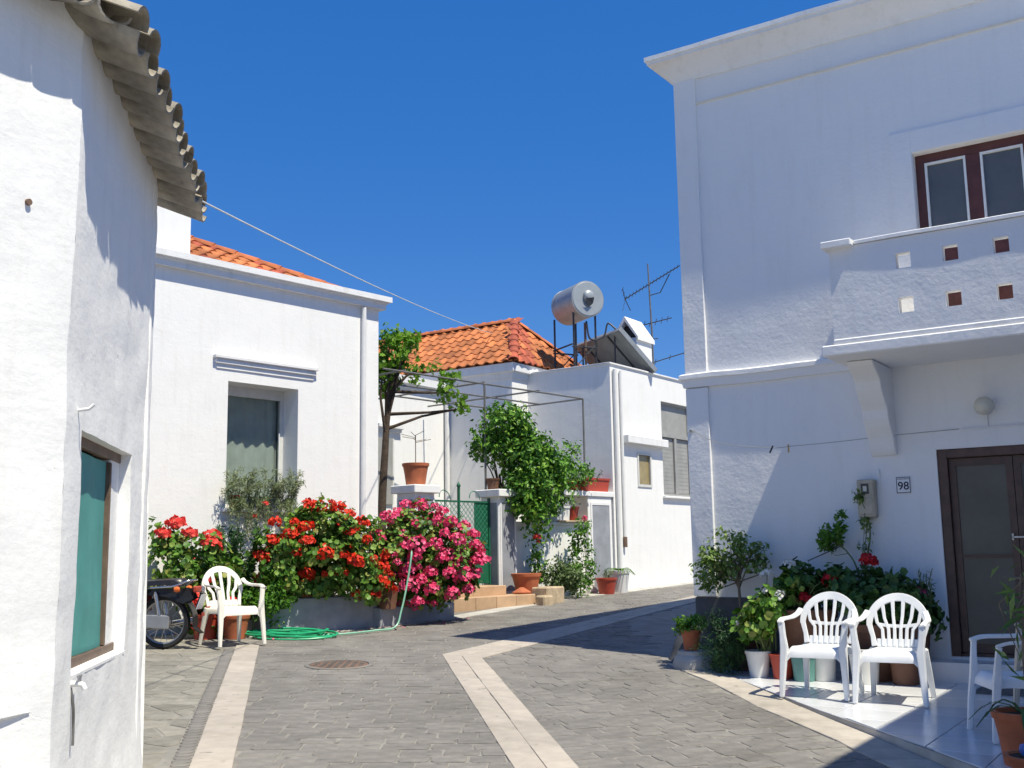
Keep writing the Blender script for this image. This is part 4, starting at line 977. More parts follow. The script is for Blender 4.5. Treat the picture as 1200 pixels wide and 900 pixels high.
# ================================================================== moulded plastic chairs
def make_chair(name, label, mat, loc, rz, two_rows=True, group=None):
    t = thing(name, label, 'chair', loc, rz, group)
    # seat: dished plate with rolled rim
    m = MB(); nx, ny = 14, 12; top = {}; P = {}
    def half(y): return .235-.035*(y+.23)/.45
    for j in range(ny+1):
        for i in range(nx+1):
            u = i/nx*2-1; v = j/ny; y = -.245+v*.465
            x = u*half(y)*(1-.06*max(0, -(y+.17))/.075)
            z = .425-.018*(1-u*u)*math.sin(math.pi*min(1, v*1.05))-.03*max(0, (abs(u)-.86)/.14)**2-.05*max(0, (.12-v)/.12)**2-.012*v
            P[i, j] = (x, y, z)
    k = 0; vs = [P[i, j] for j in range(ny+1) for i in range(nx+1)]; n1 = len(vs); vs += [(x, y, z-.012) for x, y, z in vs]
    fs = []
    for j in range(ny):
        for i in range(nx):
            a = j*(nx+1)+i; fs.append((a, a+1, a+nx+2, a+nx+1)); fs.append((n1+a+nx+1, n1+a+nx+2, n1+a+1, n1+a))
    m.add(vs, fs)
    # skirt around the rim
    rim = [P[i, 0] for i in range(nx+1)]+[P[nx, j] for j in range(1, ny+1)]+[P[i, ny] for i in range(nx-1, -1, -1)]+[P[0, j] for j in range(ny-1, 0, -1)]
    n = len(rim)
    for q in range(n):
        a, b = rim[q], rim[(q+1) % n]; m.quad((a[0]*1.02, a[1]*1.02, a[2]-.045), (b[0]*1.02, b[1]*1.02, b[2]-.045), b, a)
    m.build('seat', mat, t, weld=True, smooth=50)
    # front legs run up to the armrests; rear legs splay backwards
    for s in (-1, 1):
        m = MB(); m.ribbon([(s*.275, -.285, 0), (s*.262, -.262, .22), (s*.25, -.235, .40), (s*.262, -.225, .52), (s*.275, -.212, .625)], [.040, .052, .066, .050, .056], [.034, .040, .048, .036, .03], (1, 0, 0)); m.build('leg', mat, t, bevel=.008, smooth=40, seg=2)
        m = MB(); m.ribbon([(s*.245, .315, 0), (s*.225, .27, .22), (s*.205, .225, .405)], [.038, .05, .062], [.034, .042, .05], (1, 0, 0)); m.build('leg', mat, t, bevel=.008, smooth=40, seg=2)
        arm = smoothcurve([(s*.276, -.235, .618), (s*.285, -.15, .642), (s*.285, -.02, .645), (s*.272, .10, .650), (s*.252, .19, .675), (s*.232, .235, .715)], 4)
        m = MB(); m.ribbon(arm, [.052]*12+[.05]*(len(arm)-12), .022, [(1, 0, .15*s)]*len(arm)); m.build('armrest', mat, t, bevel=.006, smooth=40, seg=2)
    # backrest: arch band, slats fanning from the seat
    def yb(z): return .215+(z-.42)*.30
    def arch(th): x = .235*math.cos(th); z = .60+.225*math.sin(th); return Vector((x, yb(z)+.03*(1-abs(math.cos(th))), z))
    bk = MB(); th = [R_(-4)+R_(188)*i/22 for i in range(23)]
    bk.ribbon([arch(a) for a in th], [.050+.022*math.sin(max(0, a)) for a in th], .016, [(arch(a)-Vector((0, yb(.55), .52))).normalized() for a in th])
    bko = bk.build('backrest', mat, t, bevel=.004, smooth=40)
    k = 6 if two_rows else 5
    for i in range(k):
        f = (i/(k-1)*2-1); a = R_(90)-f*R_(56); top = arch(a)
        bot = Vector((f*.115, yb(.43)-.01, .425)); mid = Vector((f*.125, yb(.55)+.0, .56))
        m = MB(); m.ribbon([bot, mid, bot.lerp(top, .62)+Vector((f*.004, 0, 0)), top], [.030, .026, .026, .034] if two_rows else [.034, .034, .038, .044], .014, (1, 0, 0)); m.build('slat', mat, bko, bevel=.003)
    m = MB(); m.ribbon([(x, yb(.45), .447) for x in (-.17, -.08, 0, .08, .17)], .07, .014, (0, .3, 1)); m.build('lower_rail', mat, bko, bevel=.003)
    if two_rows:
        m = MB(); m.ribbon([(-.165, yb(.585)+.004, .60), (-.08, yb(.58)+.004, .588), (0, yb(.58)+.004, .585), (.08, yb(.58)+.004, .588), (.165, yb(.585)+.004, .60)], .028, .012, (0, .3, 1)); m.build('middle_rail', mat, bko, bevel=.003)
    for s in (-1, 1):
        m = MB(); m.ribbon([(s*.19, yb(.42), .42), (s*.205, yb(.5), .50), (s*.235, yb(.60)+.0, .60)], [.05, .04, .045], .016, (1, 0, 0)); m.build('side_post', mat, bko, bevel=.004)
    return t
SC = 1.0
c1 = make_chair('plastic_chair', 'cream plastic armchair standing alone beside the motorbike', 'chair_cream', (-3.30, 12.92, gz(-3.3, 12.92)+.012), 40, False, 'moulded plastic chairs'); c1.scale = (1.0, 1.0, 1.05)
c2 = make_chair('plastic_chair', 'white plastic armchair in front of the big brown pot, left of a pair', 'chair_white', RPT(1.99, 1.56), RA+2, True, 'moulded plastic chairs')
c2.scale = (.96, .96, .96)
c3 = copy_tree(c2); c3.location = RPT(2.585, 1.60); c3.rotation_euler.z = R_(RA+5); c3['label'] = 'white plastic armchair nearest the brown door, right of a pair'
c4 = copy_tree(c2); c4.location = RPT(3.70, 2.72); c4.rotation_euler.z = R_(RA-62); c4['label'] = 'white plastic armchair seen side-on, cut off by the right edge'
for o in list(c4.children): pass
c5 = make_chair('plastic_chair', 'beige plastic armchair mostly hidden behind the cut-off white chair', 'chair_beige', RPT(3.84, 1.72), RA-60, True, 'moulded plastic chairs')

# ================================================================== motorbike (rear end shows past the left house)
bk = thing('motorbike', 'small black motorbike parked with its rear wheel showing behind the left house', 'motorbike', (-3.99, 12.62, gz(-3.99, 12.62)+.006), 176)
# local x points to the front of the bike, z up; rear axle at x=0
RW = .30
def wheel(x):
    M = Matrix.Translation((x, 0, RW)) @ Matrix.Rotation(R_(90), 4, 'X')
    prof = [(RW-.055+.0, -.034), (RW-.02, -.042), (RW-.004, -.026), (RW, 0), (RW-.004, .026), (RW-.02, .042), (RW-.055, .034), (RW-.058, 0)]
    m = MB(); n = 40
    vs = [(r*math.cos(2*math.pi*j/n), r*math.sin(2*math.pi*j/n), z) for r, z in prof for j in range(n)]; k = len(prof)
    m.add(vs, [(i*n+j, i*n+(j+1) % n, ((i+1) % k)*n+(j+1) % n, ((i+1) % k)*n+j) for i in range(k) for j in range(n)], M)
    w_ = m.build('wheel', 'black_rubber', bk, smooth=40)
    m = MB(); prof = [(RW-.056, -.026), (RW-.050, -.022), (RW-.050, .022), (RW-.056, .026), (RW-.07, .02), (RW-.07, -.02)]; k = 6
    vs = [(r*math.cos(2*math.pi*j/n), r*math.sin(2*math.pi*j/n), z) for r, z in prof for j in range(n)]
    m.add(vs, [(i*n+j, i*n+(j+1) % n, ((i+1) % k)*n+(j+1) % n, ((i+1) % k)*n+j) for i in range(k) for j in range(n)], M); m.build('rim', 'alu', w_, smooth=40)
    m = MB()
    for i in range(18):
        a = i*2*math.pi/18; b = a+.5*(1 if i % 2 else -1); s = .025*(1 if i % 4 < 2 else -1)
        m.tube([(math.cos(b)*.06, math.sin(b)*.06, s), (math.cos(a)*(RW-.065), math.sin(a)*(RW-.065), 0)], .003, 4, M=M)
    m.build('spokes', 'chrome', w_)
    MB().lathe([(.0001, -.06), (.03, -.06), (.075, -.045), (.08, -.03), (.08, .03), (.075, .045), (.03, .06), (.0001, .06)], 24, M).build('hub', 'alu', w_, smooth=40)
    return w_
wheel(0); wheel(1.16)
# rear mudguard wraps the wheel and drops behind it
m = MB(); pts = [(RW+.055, a) for a in range(-6, 0)]
P = []; S = []
for a in range(62, 196, 8): P.append((math.cos(R_(a))*(RW+.06), 0, RW+math.sin(R_(a))*(RW+.06))); S.append((0, 1, 0))
P.append((-.44, 0, .17)); S.append((0, 1, 0))
m.ribbon(P, [.15]*(len(P)-3)+[.145, .14, .12], .012, S); m.build('mudguard', 'black_plastic', bk, bevel=.004, smooth=40)
for s in (-1, 1):
    m = MB(); m.add([(.16, s*.078, .60), (.12, s*.078, .67), (-.30, s*.07, .67), (-.36, s*.065, .56), (-.24, s*.075, .50), (-.05, s*.078, .58)], [(0, 1, 2, 3, 4, 5) if s > 0 else (5, 4, 3, 2, 1, 0)])
    m.add([(.16, s*.09, .60), (.12, s*.09, .67), (-.30, s*.082, .67), (-.36, s*.077, .56), (-.24, s*.087, .50), (-.05, s*.09, .58)], [(0, 1, 2, 3, 4, 5) if s > 0 else (5, 4, 3, 2, 1, 0)]); m.build('side_cover', 'black_plastic', bk)
# seat
m = MB(); prof = [(.72, .72, .10), (.60, .735, .12), (.40, .745, .13), (.15, .765, .135), (-.08, .775, .125), (-.20, .775, .10), (-.25, .76, .06)]
vs = []
for x, z, hw in prof: vs += [(x, -hw, z-.06), (x, -hw*.92, z-.005), (x, -hw*.4, z+.012), (x, hw*.4, z+.012), (x, hw*.92, z-.005), (x, hw, z-.06)]
n = 6; m.add(vs, [(i*n+j, i*n+(j+1) % n, (i+1)*n+(j+1) % n, (i+1)*n+j) for i in range(len(prof)-1) for j in range(n)]+[(5, 4, 3, 2, 1, 0), tuple(range((len(prof)-1)*n, len(prof)*n))]); m.build('seat', 'black_plastic', bk, smooth=60)
MB().tube(smoothcurve([(.12, -.13, .685), (-.15, -.14, .70), (-.30, -.11, .755), (-.355, -.0, .765), (-.30, .11, .755), (-.15, .14, .70), (.12, .13, .685)], 5), .011, 8).build('grab_rail', 'chrome', bk, smooth=True)
for s in (-1, 1):
    MB().tube([(.0, s*.105, .30), (.07, s*.115, .64)], .013, 8).build('shock_rod', 'chrome', bk, smooth=True)
    m = MB(); m.tube([(.018, s*.107, .38), (.065, s*.115, .62)], .024, 10); m.build('shock_spring', 'chrome', bk, smooth=True)
    MB().tube([(0, s*.09, .30), (.45, s*.07, .33)], .02, 8).build('swing_arm', 'alu', bk, smooth=True)
    MB().tube([(-.20, s*.10, .665), (-.205, s*.17, .665)], .012, 8).build('indicator_stalk', 'black_plastic', bk)
    MB().lathe([(.0001, -.03), (.025, -.025), (.034, 0), (.025, .03), (.0001, .035)], 14, Matrix.Translation((-.21, s*.19, .665)) @ Matrix.Rotation(R_(90), 4, 'Y')).build('indicator', 'orange_lens', bk, smooth=True)
    MB().tube([(1.16, s*.085, .30), (1.02, s*.085, .62), (.93, s*.06, .86)], .019, 8).build('fork', 'chrome', bk, smooth=True)
    MB().tube([(.92, s*.05, .92), (.88, s*.22, 1.0), (.80, s*.34, .99)], .012, 8).build('handlebar', 'steel_dark', bk, smooth=True)
    MB().tube([(.80, s*.34, .99), (.75, s*.42, .985)], .018, 8).build('grip', 'black_rubber', bk, smooth=True)
part('tail_lamp', 'red_plastic', bk, [(-.40, -.345, -.075, .075, .625, .695)], bevel=.012)
M = Matrix.Translation((-.425, 0, .52)) @ Matrix.Rotation(R_(-20), 4, 'Y')
MB().box(-.006, .0, -.09, .09, -.085, .085, M).build('number_plate', 'plate_white', bk); MB().box(0, .03, -.05, .05, -.06, .10, M).build('plate_bracket', 'black_plastic', bk)
part('tail_reflector', 'red_plastic', bk, [(-.455, -.44, -.03, .03, .36, .40)])
# chain case, engine, tank, exhaust, front
m = MB(); m.ribbon([(-.10, .115, .30), (.1, .115, .31), (.30, .11, .33), (.5, .105, .35)], [.15, .15, .12, .13], .03, (0, 0, 1)); m.build('chain_case', 'alu', bk, bevel=.01)
MB().tube(smoothcurve([(.52, -.11, .40), (.45, -.15, .24), (.2, -.16, .24), (-.28, -.155, .31)], 5), [.02]*8+[.036]*8, 10).build('exhaust', 'chrome', bk, smooth=True)
MB().lathe([(.0001, -.13), (.09, -.13), (.12, -.06), (.12, .06), (.09, .13), (.0001, .13)], 18, Matrix.Translation((.52, 0, .36)) @ Matrix.Rotation(R_(90), 4, 'X')).build('engine', 'alu', bk, smooth=40)
MB().tube([(.15, 0, .64), (.5, 0, .62), (.9, 0, .80)], .03, 8).build('frame', 'black_plastic', bk)
m = MB(); m.lathe([(.0001, 0), (.08, .03), (.12, .12), (.125, .22), (.09, .32), (.0001, .36)], 16, Matrix.Translation((.58, 0, .76)) @ Matrix.Rotation(R_(80), 4, 'Y')); m.build('fuel_tank', 'bike_red', bk, smooth=True)
MB().lathe([(.0001, 0), (.05, .01), (.085, .06), (.09, .10), (.0001, .102)], 18, Matrix.Translation((.93, 0, .88)) @ Matrix.Rotation(R_(90), 4, 'Y')).build('headlamp', 'chrome', bk, smooth=40)
m = MB(); P = [(1.16+math.cos(R_(a))*(RW+.04), 0, RW+math.sin(R_(a))*(RW+.04)) for a in range(20, 170, 12)]; m.ribbon(P, .11, .01, (0, 1, 0)); m.build('mudguard', 'black_plastic', bk, smooth=40)
part('side_panel', 'bike_red', bk, [(.20, .42, .10, .13, .42, .64)], bevel=.01); part('side_panel', 'bike_red', bk, [(.20, .42, -.13, -.10, .42, .64)], bevel=.01)
MB().tube([(.35, .10, .28), (.25, .22, .01)], .012, 8).build('kick_stand', 'steel_dark', bk)

# ================================================================== plants
prng = np.random.default_rng(11)
def unit_rand(n):
    v = prng.normal(size=(n, 3)); return v/np.linalg.norm(v, axis=1)[:, None]
def clumps(ells, n_clump, per, spread, shell=.62, flat=1.0):
    """leaf points gathered in clumps near the surface of ellipsoids (cx,cy,cz,rx,ry,rz[,weight])"""
    wts = np.array([(e[6] if len(e) > 6 else 1)*(e[3]*e[4]*e[5])**(2/3) for e in ells]); wts = wts/wts.sum()
    P, N, C = [], [], []
    for _ in range(n_clump):
        e = ells[prng.choice(len(ells), p=wts)]; c = np.array(e[:3]); r = np.array(e[3:6])
        d = unit_rand(1)[0]; rad = shell+(1.10-shell)*prng.random()**.7
        if prng.random() < .07: rad *= 1.16
        if prng.random() < .18: rad *= prng.random()
        cc = c+d*r*rad; C.append(cc)
        k = max(3, int(per*prng.uniform(.5, 1.5))); q = unit_rand(k)*(prng.random(k)**.45)[:, None]*spread*prng.uniform(.7, 1.35); q[:, 2] *= flat
        P.append(cc+q); nn = d*.7+q/spread*.7+np.array([0, 0, .45]); N.append(nn)
    return np.concatenate(P), np.concatenate(N), np.array(C)
def leaf_geo(P, N, size, shape='oval', jitter=.7, droop=.2, var=.35, axis=None):
    n = len(P); N = N/np.linalg.norm(N, axis=1)[:, None]+prng.normal(size=(n, 3))*jitter; N /= np.linalg.norm(N, axis=1)[:, None]
    T = prng.normal(size=(n, 3)) if axis is None else np.array(axis)+prng.normal(size=(n, 3))*.35
    T[:, 2] -= droop; T -= N*(T*N).sum(1)[:, None]; T /= np.linalg.norm(T, axis=1)[:, None]; B = np.cross(N, T)
    s = size*(1+prng.uniform(-var, var, n))
    if shape == 'oval': K = [(0, 0, 0), (.28, .42, .06), (.05, 1.0, -.05), (-.28, .42, .06)]; F = [(0, 1, 2), (0, 2, 3)]
    elif shape == 'lance': K = [(0, 0, 0), (.10, .4, .03), (0, 1, -.06), (-.10, .4, .03)]; F = [(0, 1, 2), (0, 2, 3)]
    elif shape == 'round': K = [(0, 0, .0), (.36, .02, .08), (.52, .42, .10), (.28, .86, .08), (-.02, .80, -.02), (-.30, .88, .08), (-.52, .40, .10), (-.34, .0, .08), (0, .42, -.03)]; F = [(8, 0, 1), (8, 1, 2), (8, 2, 3), (8, 3, 4), (8, 4, 5), (8, 5, 6), (8, 6, 7), (8, 7, 0)]
    elif shape == 'lobed': K = [(0, 0, 0), (.45, .15, .05), (.30, .42, .0), (.48, .72, .05), (.12, .68, 0), (0, 1.0, -.05), (-.14, .66, 0), (-.48, .72, .05), (-.30, .40, 0), (-.45, .12, .05)]; F = [tuple(range(10))]
    K = np.array(K); V = P[:, None, :]+s[:, None, None]*(K[None, :, 0, None]*B[:, None, :]+K[None, :, 1, None]*T[:, None, :]+K[None, :, 2, None]*N[:, None, :])
    k = len(K); faces = [tuple(i*k+j for j in f) for i in range(n) for f in F]
    return V.reshape(-1, 3), faces
def leaves(name, mat, parent, P, N, size, org, **kw):
    V, F = leaf_geo(P-np.array(org), N, size, **kw)
    me = bpy.data.meshes.new(name); me.from_pydata([tuple(v) for v in V.tolist()], [], F); me.materials.append(MATS[mat]); me.update()
    return link(bpy.data.objects.new(name, me), parent)
def flower_mesh(mat, r=.055, n=58, petal=.026):
    d = unit_rand(n); d[:, 2] = np.abs(d[:, 2])*1.0-.25; d /= np.linalg.norm(d, axis=1)[:, None]
    P = d*r*np.array([1, 1, .8]); V, F = leaf_geo(P, d, petal, 'round', .35, 0, .25)
    me = bpy.data.meshes.new('flower_head'); me.from_pydata([tuple(v) for v in V.tolist()], [], F); me.materials.append(MATS[mat]); me.update(); return me
FL = {k: [flower_mesh(k, .05*s) for s in (.9, 1.0, 1.15)] for k in ('petal_red', 'petal_pink', 'petal_coral', 'petal_white', 'petal_dark')}
prnd = random.Random(5)
def heads(parent, org, pts, mat, sc=1.0):
    for p in pts:
        p = Vector(p)-Vector(org); o = inst('flower_head', prnd.choice(FL[mat]), parent, p, Quaternion((prnd.uniform(-1, 1), prnd.uniform(-1, 1), prnd.uniform(-1, 1)), prnd.uniform(0, .9)), sc*prnd.choice((.55, .75, .9, 1.0, 1.1, 1.25)))
def shell_pts(ells, n, view=(0.35, -1, .35), k=1.0, mind=.09):
    o = []; view = np.array(view)/np.linalg.norm(view); tries = 0
    wts = np.array([e[3]*e[5] for e in ells]); wts = wts/wts.sum()
    while len(o) < n and tries < 6000:
        tries += 1; e = ells[prng.choice(len(ells), p=wts)]; d = unit_rand(1)[0]
        if d@view < .05 and prng.random() < .8: continue
        p = np.array(e[:3])+d*np.array(e[3:6])*k*prng.uniform(.93, 1.12)
        if noise.noise(Vector(p*3.1)) < -.12 and prng.random() < .8: continue
        if any(np.linalg.norm((p-np.array(q[:3]))) < mind for q in o): continue
        if any((((p-np.array(f[:3]))/np.array(f[3:6]))**2).sum() < .72 for f in ells): continue
        o.append(tuple(p))
    return o
def stems(name, mat, parent, org, base, tips, r=.006, sag=.0, n=5):
    m = MB(); base = np.array(base)
    for t in tips:
        t = np.array(t); b = base+np.append(prng.normal(size=2)*.03, 0); mid = (b+t)/2+np.append(prng.normal(size=2)*.05, .05-sag)
        m.tube([tuple(b-org), tuple(mid-org), tuple(t-org)], [r, r*.8, r*.5], n)
    return m.build(name, mat, parent)
def pot(name, label, loc, r0, r1, h, mat, rim=True, group=None, cat='pot', soil=True, square=None):
    t = thing(name, label, cat, loc, prnd.uniform(0, 90), group)
    if square:
        t.rotation_euler.z = R_(square[2]); a, b = square[0]/2, square[1]/2; m = MB(); k = r0/r1
        m.add([(-a*k, -b*k, 0), (a*k, -b*k, 0), (a*k, b*k, 0), (-a*k, b*k, 0), (-a, -b, h), (a, -b, h), (a, b, h), (-a, b, h), (-a+.02, -b+.02, h), (a-.02, -b+.02, h), (a-.02, b-.02, h), (-a+.02, b-.02, h), (-a+.02, -b+.02, h-.04), (a-.02, -b+.02, h-.04), (a-.02, b-.02, h-.04), (-a+.02, b-.02, h-.04)],
              [(3, 2, 1, 0), (0, 1, 5, 4), (1, 2, 6, 5), (2, 3, 7, 6), (3, 0, 4, 7), (4, 5, 9, 8), (5, 6, 10, 9), (6, 7, 11, 10), (7, 4, 8, 11), (8, 9, 13, 12), (9, 10, 14, 13), (10, 11, 15, 14), (11, 8, 12, 15)])
        m.build('body', mat, t); MB().box(-a+.021, a-.021, -b+.021, b-.021, h-.05, h-.03).build('soil', 'soil', t)
        MB().sweep([(-a, -b), (a, -b), (a, b), (-a, b), (-a, -b)], [(0, h-.035), (.012, h-.035), (.012, h+.003), (0, h+.003)]).build('rim', mat, t)
        return t
    pr = [(r0, 0), (r0+(r1-r0)*.5, h*.5), (r1, h*(.86 if rim else 1))]
    if rim: pr += [(r1*1.06, h*.865), (r1*1.09, h*.99), (r1*1.06, h)]
    pr += [(r1*.93, h), (r1*.90, h*.90)]
    m = MB(); n = 22; vs = [(r*math.cos(2*math.pi*j/n), r*math.sin(2*math.pi*j/n), z) for r, z in pr for j in range(n)]
    m.add(vs, [(i*n+j, i*n+(j+1) % n, (i+1)*n+(j+1) % n, (i+1)*n+j) for i in range(len(pr)-1) for j in range(n)]+[tuple(range(n-1, -1, -1))]); m.build('body', mat, t, smooth=40)
    if soil: MB().lathe([(.0001, h*.89), (r1*.91, h*.89), (r1*.91, h*.91), (.0001, h*.915)], 18).build('soil', 'soil', t)
    return t
def ficus_like(name, label, cat, org, trunk, ells, mat, nc, per, spread, size, shape='oval', bark='bark', tr=.03, branches=10, droop=.2, group=None, part_names=('trunk', 'crown'), jitter=.7):
    t = thing(name, label, cat, org, 0, group); org = np.array(org)
    P, N, C = clumps(ells, nc, per, spread)
    tp = smoothcurve([tuple(np.array(p)-org) for p in trunk], 5); k = len(tp)
    m = MB(); m.tube(tp, [tr*(1-.55*i/(k-1)) for i in range(k)], 9)
    for i in range(branches):
        c = C[prng.integers(len(C))]-org; s = Vector(tp[int(k*prng.uniform(.55, .99))]); c = Vector(c); mid = s.lerp(c, .5)+Vector(prng.normal(size=3)*.05)
        m.tube([s, mid, c], [tr*.38, tr*.25, tr*.1], 6)
    m.build(part_names[0], bark, t, smooth=60)
    leaves(part_names[1], mat, t, P, N, size, org, shape=shape, droop=droop, jitter=jitter)
    return t
def geranium(label, org, ells, pmat, nflow, nc, per, base, leaf=.055, fs=1.0, group='geraniums', mat='leaf_geranium', mind=.1, view=(.35, -1, .35), fpts=None, name='geranium', spread=.13):
    t = thing(name, label, 'plant', org, 0, group); o = np.array(org)
    P, N, C = clumps(ells, nc, per, spread, .6)
    leaves('foliage', mat, t, P, N, leaf, o, shape='round', jitter=.45)
    fp = fpts or shell_pts(ells, nflow, view, 1.05, mind)
    heads(t, org, fp, pmat, fs)
    stems('stems', 'stem', t, o, base, list(C[::max(1, len(C)//26)])+[np.array(p) for p in fp[::3]], .008)
    return t
G = lambda x, y: gz(x, y)
# ---- grey planters
pl = thing('raised_planter', 'long low grey rendered planter under the red geranium', 'planter', (-2.5, 14.6, G(-2.5, 14.6)), 36.3, 'grey planters along the white house')
part('body', 'planter_grey', pl, [(-.92, .82, -.16, .52, -.2, .43)], bevel=.012); part('soil', 'soil', pl, [(-.85, .75, -.08, .45, .40, .435)])
for k in range(6): part('brick', 'terracotta' if k % 2 else 'sandstone', pl, [(-.9+k*.165, -.9+k*.165+.15, -.10, .0, .431, .49)], bevel=.006)
pl2 = thing('raised_planter', 'lower grey planter under the pink geranium beside the steps', 'planter', (-1.35, 15.55, G(-1.35, 15.55)), 57.5, 'grey planters along the white house')
part('body', 'planter_grey', pl2, [(-.90, .78, -.05, .55, -.2, .245)], bevel=.012); part('soil', 'soil', pl2, [(-.83, .71, .02, .48, .22, .25)])
# ---- big geraniums
RE = [(-2.55, 14.35, 1.70, .48, .40, .50), (-2.98, 14.2, 1.50, .32, .32, .46), (-2.12, 14.55, 1.52, .42, .36, .48), (-1.95, 14.6, 1.22, .28, .26, .24), (-2.6, 14.42, 1.24, .50, .26, .2)]
geranium('large bushy geranium with orange-red blooms in the grey planter', (-2.5, 14.55, .98), RE, 'petal_red', 44, 150, 26, (-2.45, 14.55, 1.0), .075, 1.05, fs_ := 'geraniums along the house', mind=.12) if False else None
def ger(label, org, ells, pm, nf, nc, per, base, leaf, fs, mind, **k): return geranium(label, org, ells, pm, nf, nc, per, base, leaf=leaf, fs=fs, mind=mind, group='geraniums along the house', **k)
ger('large bushy geranium with orange-red blooms in the grey planter', (-2.5, 14.55, .98), RE, 'petal_red', 50, 230, 30, (-2.45, 14.55, 1.0), .068, 1.7, .17)
PE = [(-1.30, 15.35, 1.72, .52, .42, .44), (-.98, 15.6, 1.50, .42, .40, .50), (-1.62, 15.2, 1.60, .34, .36, .44), (-1.15, 15.35, 1.25, .50, .36, .36), (-.88, 15.5, 1.18, .28, .30, .28), (-1.35, 15.2, 1.08, .36, .28, .24)]
ger('large bright pink geranium spilling over the lower grey planter', (-1.25, 15.6, .84), PE, 'petal_pink', 92, 190, 28, (-1.25, 15.6, .85), .065, 1.85, .15)
LE = [(-4.12, 13.70, 1.50, .36, .30, .38), (-3.78, 13.72, 1.42, .30, .26, .34), (-4.34, 13.75, 1.74, .25, .22, .22), (-3.85, 13.72, 1.0, .34, .24, .34)]
ger('geranium with coral-red blooms above the motorbike seat', (-3.98, 13.80, .57), LE, 'petal_coral', 15, 130, 28, (-3.98, 13.78, .6), .068, 1.9, .18)
# ---- spiky evergreen and light shrub left of the planter
def spiky(label, org, n, hmin, hmax, spread, mat, needle=.075, per=90, name='leafy_shrub', lean=.25, shape='lance'):
    t = thing(name, label, 'plant', org, 0); o = np.array(org); m = MB(); PP, NN = [], []
    for i in range(n):
        a = prng.uniform(0, 6.28); r = spread*prng.random()**.5; b = np.array([math.cos(a)*r*.5, math.sin(a)*r*.5, 0]); h = prng.uniform(hmin, hmax)
        tip = np.array([math.cos(a)*r*(1+lean), math.sin(a)*r*(1+lean), h]); mid = (b+tip)/2+np.append(prng.normal(size=2)*.03, .03)
        m.tube([tuple(b), tuple(mid), tuple(tip)], [.008, .006, .003], 5)
        ts = prng.random(per)**.8; c = ((1-ts)**2)[:, None]*b+(2*ts*(1-ts))[:, None]*mid+(ts**2)[:, None]*tip; d = unit_rand(per); PP.append(c); NN.append(d)
    m.build('stems', 'stem', t); leaves('foliage', mat, t, np.concatenate(PP)+o, np.concatenate(NN), needle, o, shape=shape, droop=-.5, jitter=.3); return t
spiky('dark green spiky rosemary-like bush under the recessed window', (-3.55, 14.25, .85), 26, .45, 1.12, .36, 'leaf_spruce', .085, 230)
ficus_like('leafy_shrub', 'light green leafy shrub behind the cream chair', 'plant', (-3.30, 13.98, G(-3.3, 13.98)), [(-3.30, 13.98, .56), (-3.30, 13.95, .9)], [(-3.25, 13.95, 1.08, .32, .24, .28), (-3.55, 13.95, 1.0, .24, .2, .26), (-3.05, 13.92, .95, .2, .16, .24)], 'leaf_fresh', 70, 30, .11, .06, 'oval', 'stem', .012, 8)
sb = thing('window_box', 'narrow planter on the sill of the recessed window', 'planter', SP(-2.85, .05, 2.19), AA)
part('body', 'planter_grey', sb, [(-.42, .50, -.11, .09, 0, .13)], bevel=.008); part('soil', 'soil', sb, [(-.40, .48, -.09, .07, .11, .135)])
pot('flower_pot', 'small red pot at the left end of the window sill', SP(-3.30, -.02, 2.19), .06, .085, .17, 'red_plastic', group='pots along the white house')
wp_ = SP(-2.85, -.02, 2.3)
def trailing(label, org, n, span, h, mat, ax, drop=.35, per=60):
    t = thing('trailing_plant', label, 'plant', org, 0); o = np.array(org); m = MB(); PP, NN = [], []
    for i in range(n):
        s = prng.uniform(-span, span); b = np.array(ax)*s; out = np.array([.45, -.75, 0])*prng.uniform(.05, .28); up = prng.uniform(.1, h)
        if prng.random() < .45: up = -prng.uniform(.05, drop)
        mid = b+out*.6+np.array([0, 0, max(.05, up*.7+.05)]); tip = b+out*1.3+np.array([0, 0, up])+np.array(ax)*prng.normal()*.12
        m.tube([tuple(b), tuple(mid), tuple(tip)], [.005, .004, .002], 4)
        ts = prng.random(per)**.7; c = ((1-ts)**2)[:, None]*b+(2*ts*(1-ts))[:, None]*mid+(ts**2)[:, None]*tip; PP.append(c+prng.normal(size=c.shape)*.018); NN.append(unit_rand(per)+np.array([0, 0, .4]))
    m.build('stems', 'stem', t); leaves('foliage', mat, t, np.concatenate(PP)+o, np.concatenate(NN), .055, o, shape='lance', jitter=.3); return t
tpl = trailing('airy grey-green plants trailing from the window sill', tuple(wp_), 84, .58, .45, 'leaf_silver', (.664, .748, 0), .55, 80)
heads(tpl, tuple(wp_), [tuple(wp_+Vector((.1, -.2, -.05))), tuple(wp_+Vector((-.03, -.25, -.22))), tuple(wp_+Vector((.38, .1, -.45)))], 'petal_coral', .8)
pot('flower_pot', 'terracotta pot half hidden below the cream chair seat', (-3.45, 13.66, G(-3.45, 13.66)), .13, .17, .28, 'terracotta', group='pots along the white house')
pot('flower_pot', 'red plastic pot on the ground beside the motorbike wheel', (-3.80, 13.62, G(-3.8, 13.62)), .13, .16, .30, 'red_plastic', group='pots along the white house')
pot('flower_pot', 'brown pot between the red and the pink geraniums', (-1.72, 14.86, .82), .12, .15, .30, 'brown_pot', group='pots along the white house')
